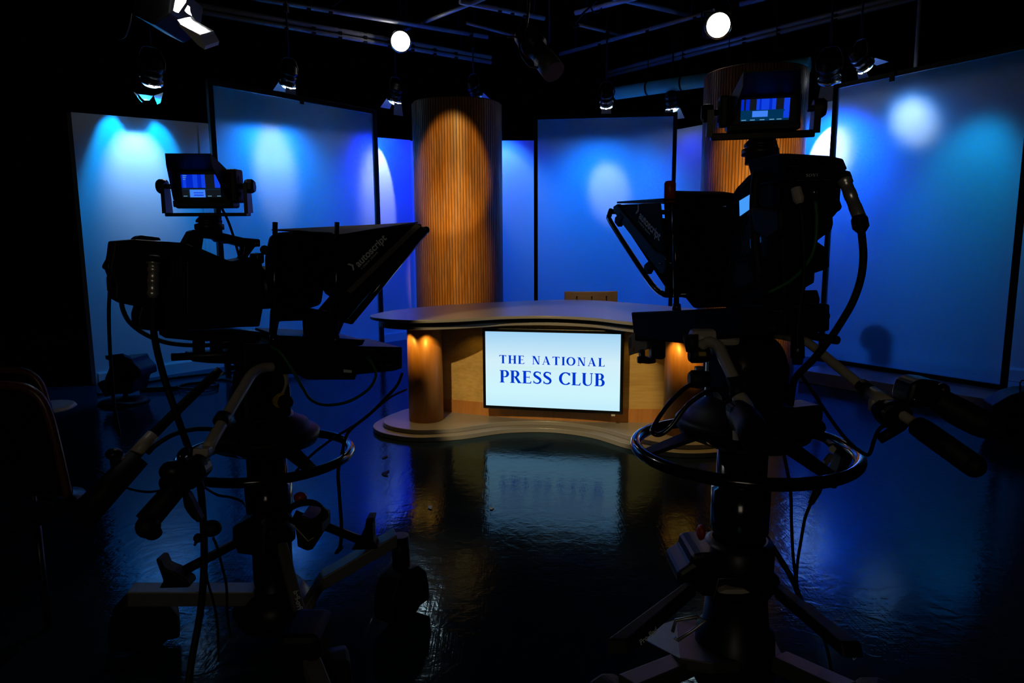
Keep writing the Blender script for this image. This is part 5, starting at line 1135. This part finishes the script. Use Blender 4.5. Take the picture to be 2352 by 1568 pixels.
# scraps of paper and tape
def scrap(u, v, pix, m, label):
    b = MB(); b.prism([Zp(u+x, v+y, .003) for x, y in pix], (0, 0, .002)); root_mesh(b, 'paper_scrap', M[m], label, 'scrap')
scrap(988, 1165, ((-4, -3), (4, -4), (4, 4), (-1, 4), (-2, 2), (-5, 3)), 'white', 'white paper scrap on the floor, left of the other scrap')
scrap(1129, 1167, ((-4, -3), (6, -2), (2, 3), (-4, 3)), 'white', 'white paper scrap on the floor below the television reflection')
scrap(884, 1049, ((-7, 2), (5, -3), (7, -1), (-3, 4)), 'rubber', 'narrow dark tape scrap on the floor beside the desk base')
scrap(886, 1086, ((-10, 1), (8, -7), (8, -3), (0, 2), (6, 7), (-4, 6)), 'rubber', 'arrow-shaped dark tape scrap on the floor left of the desk reflection')
# black flight case at the right edge
fc = Zp(2350, 1000); yc = fc.y
cs = thing('equipment_case', fc, 'black equipment case with a wire handle cut by the right edge', 'case')
b = MB(); b.prism([D(u, v, yc) for u, v in ((2280, 932), (2322, 907), (2352, 899), (2430, 896), (2430, 1000), (2296, 1000), (2284, 960))], (.06, .2, 0), .01); b.build('case_body', M['black'], cs)
b = MB(); b.tube([D(2343, 902, yc+.02), D(2343, 878, yc+.02), D(2346, 874, yc+.02), D(2375, 872, yc+.02), D(2375, 900, yc+.02)], .006, 8, res=1); b.build('wire_handle', M['metal'], cs)
# round lamp standing behind the large frosted screen: its blurred shadow shows through
bx = (PF0+PF1)/2; q = D(2012, 775, 7.4)
d_ = ray(2012, 778); e_ = (PF1-PF0).normalized(); nf = V((-e_.y, e_.x, 0)); nf = nf if nf.x > 0 else -nf
t_ = (PF0+nf*.42-CP).dot(nf)/d_.dot(nf); q = CP+d_*t_
rl = thing('round_lamp', (q.x, q.y, .13), 'round dark lamp whose blurred shape shows low through the large right screen', 'studio lamp')
b = MB(); b.lathe(q-nf*.06, q+nf*.06, [(0, .15), (.5, .17), (1, .12)], 28); b.build('housing', M['black'], rl)
b = MB(); b.cyl((q.x, q.y, .13), (q.x, q.y, q.z-.1), .02); b.box((q.x+.06*e_.x, q.y+.06*e_.y, .3), (.2, .14, .34), None, .03); b.build('stand', M['black'], rl)
# dangling cables from the grid, top right of centre
px_tube('dangling_cable', ((1372, 0, 8.5), (1358, 14, 8.5), (1340, 30, 8.5), (1325, 48, 8.5), (1318, 62, 8.5), (1330, 58, 8.5)), .012, M['metal'])
tag(bpy.data.objects['dangling_cable'], 'bundle of cables dangling from the ceiling grid above the middle frosted screen', 'cable')
b = MB(); b.tube([D(*p, 8.5) for p in ((1358, -8), (1356, 10), (1362, 26), (1374, 28), (1382, 18))], .008, 8); root_mesh(b, 'dangling_cable', M['metal'], 'single looped cable dangling beside the cable bundle under the ceiling', 'cable')
b = MB(); b.tube([D(*p, 9.5) for p in ((700, -10), (720, 12), (745, 19), (765, 14), (790, -6))], .012, 8); root_mesh(b, 'dangling_cable', M['metal'], 'slack cable looping from the top edge above the left frosted screen', 'cable')
b = MB(); b.tube([D(*p, 8.6) for p in ((1262, 100), (1260, 116), (1259, 130), (1263, 142))], .014, 8); q = D(1262, 100, 8.6); b.cyl(q, V((q.x, q.y, 5.4)), .008, seg=6); root_mesh(b, 'hanging_chain', M['metal'], 'short safety chain hanging beside the slanting cylindrical spotlight', 'chain')
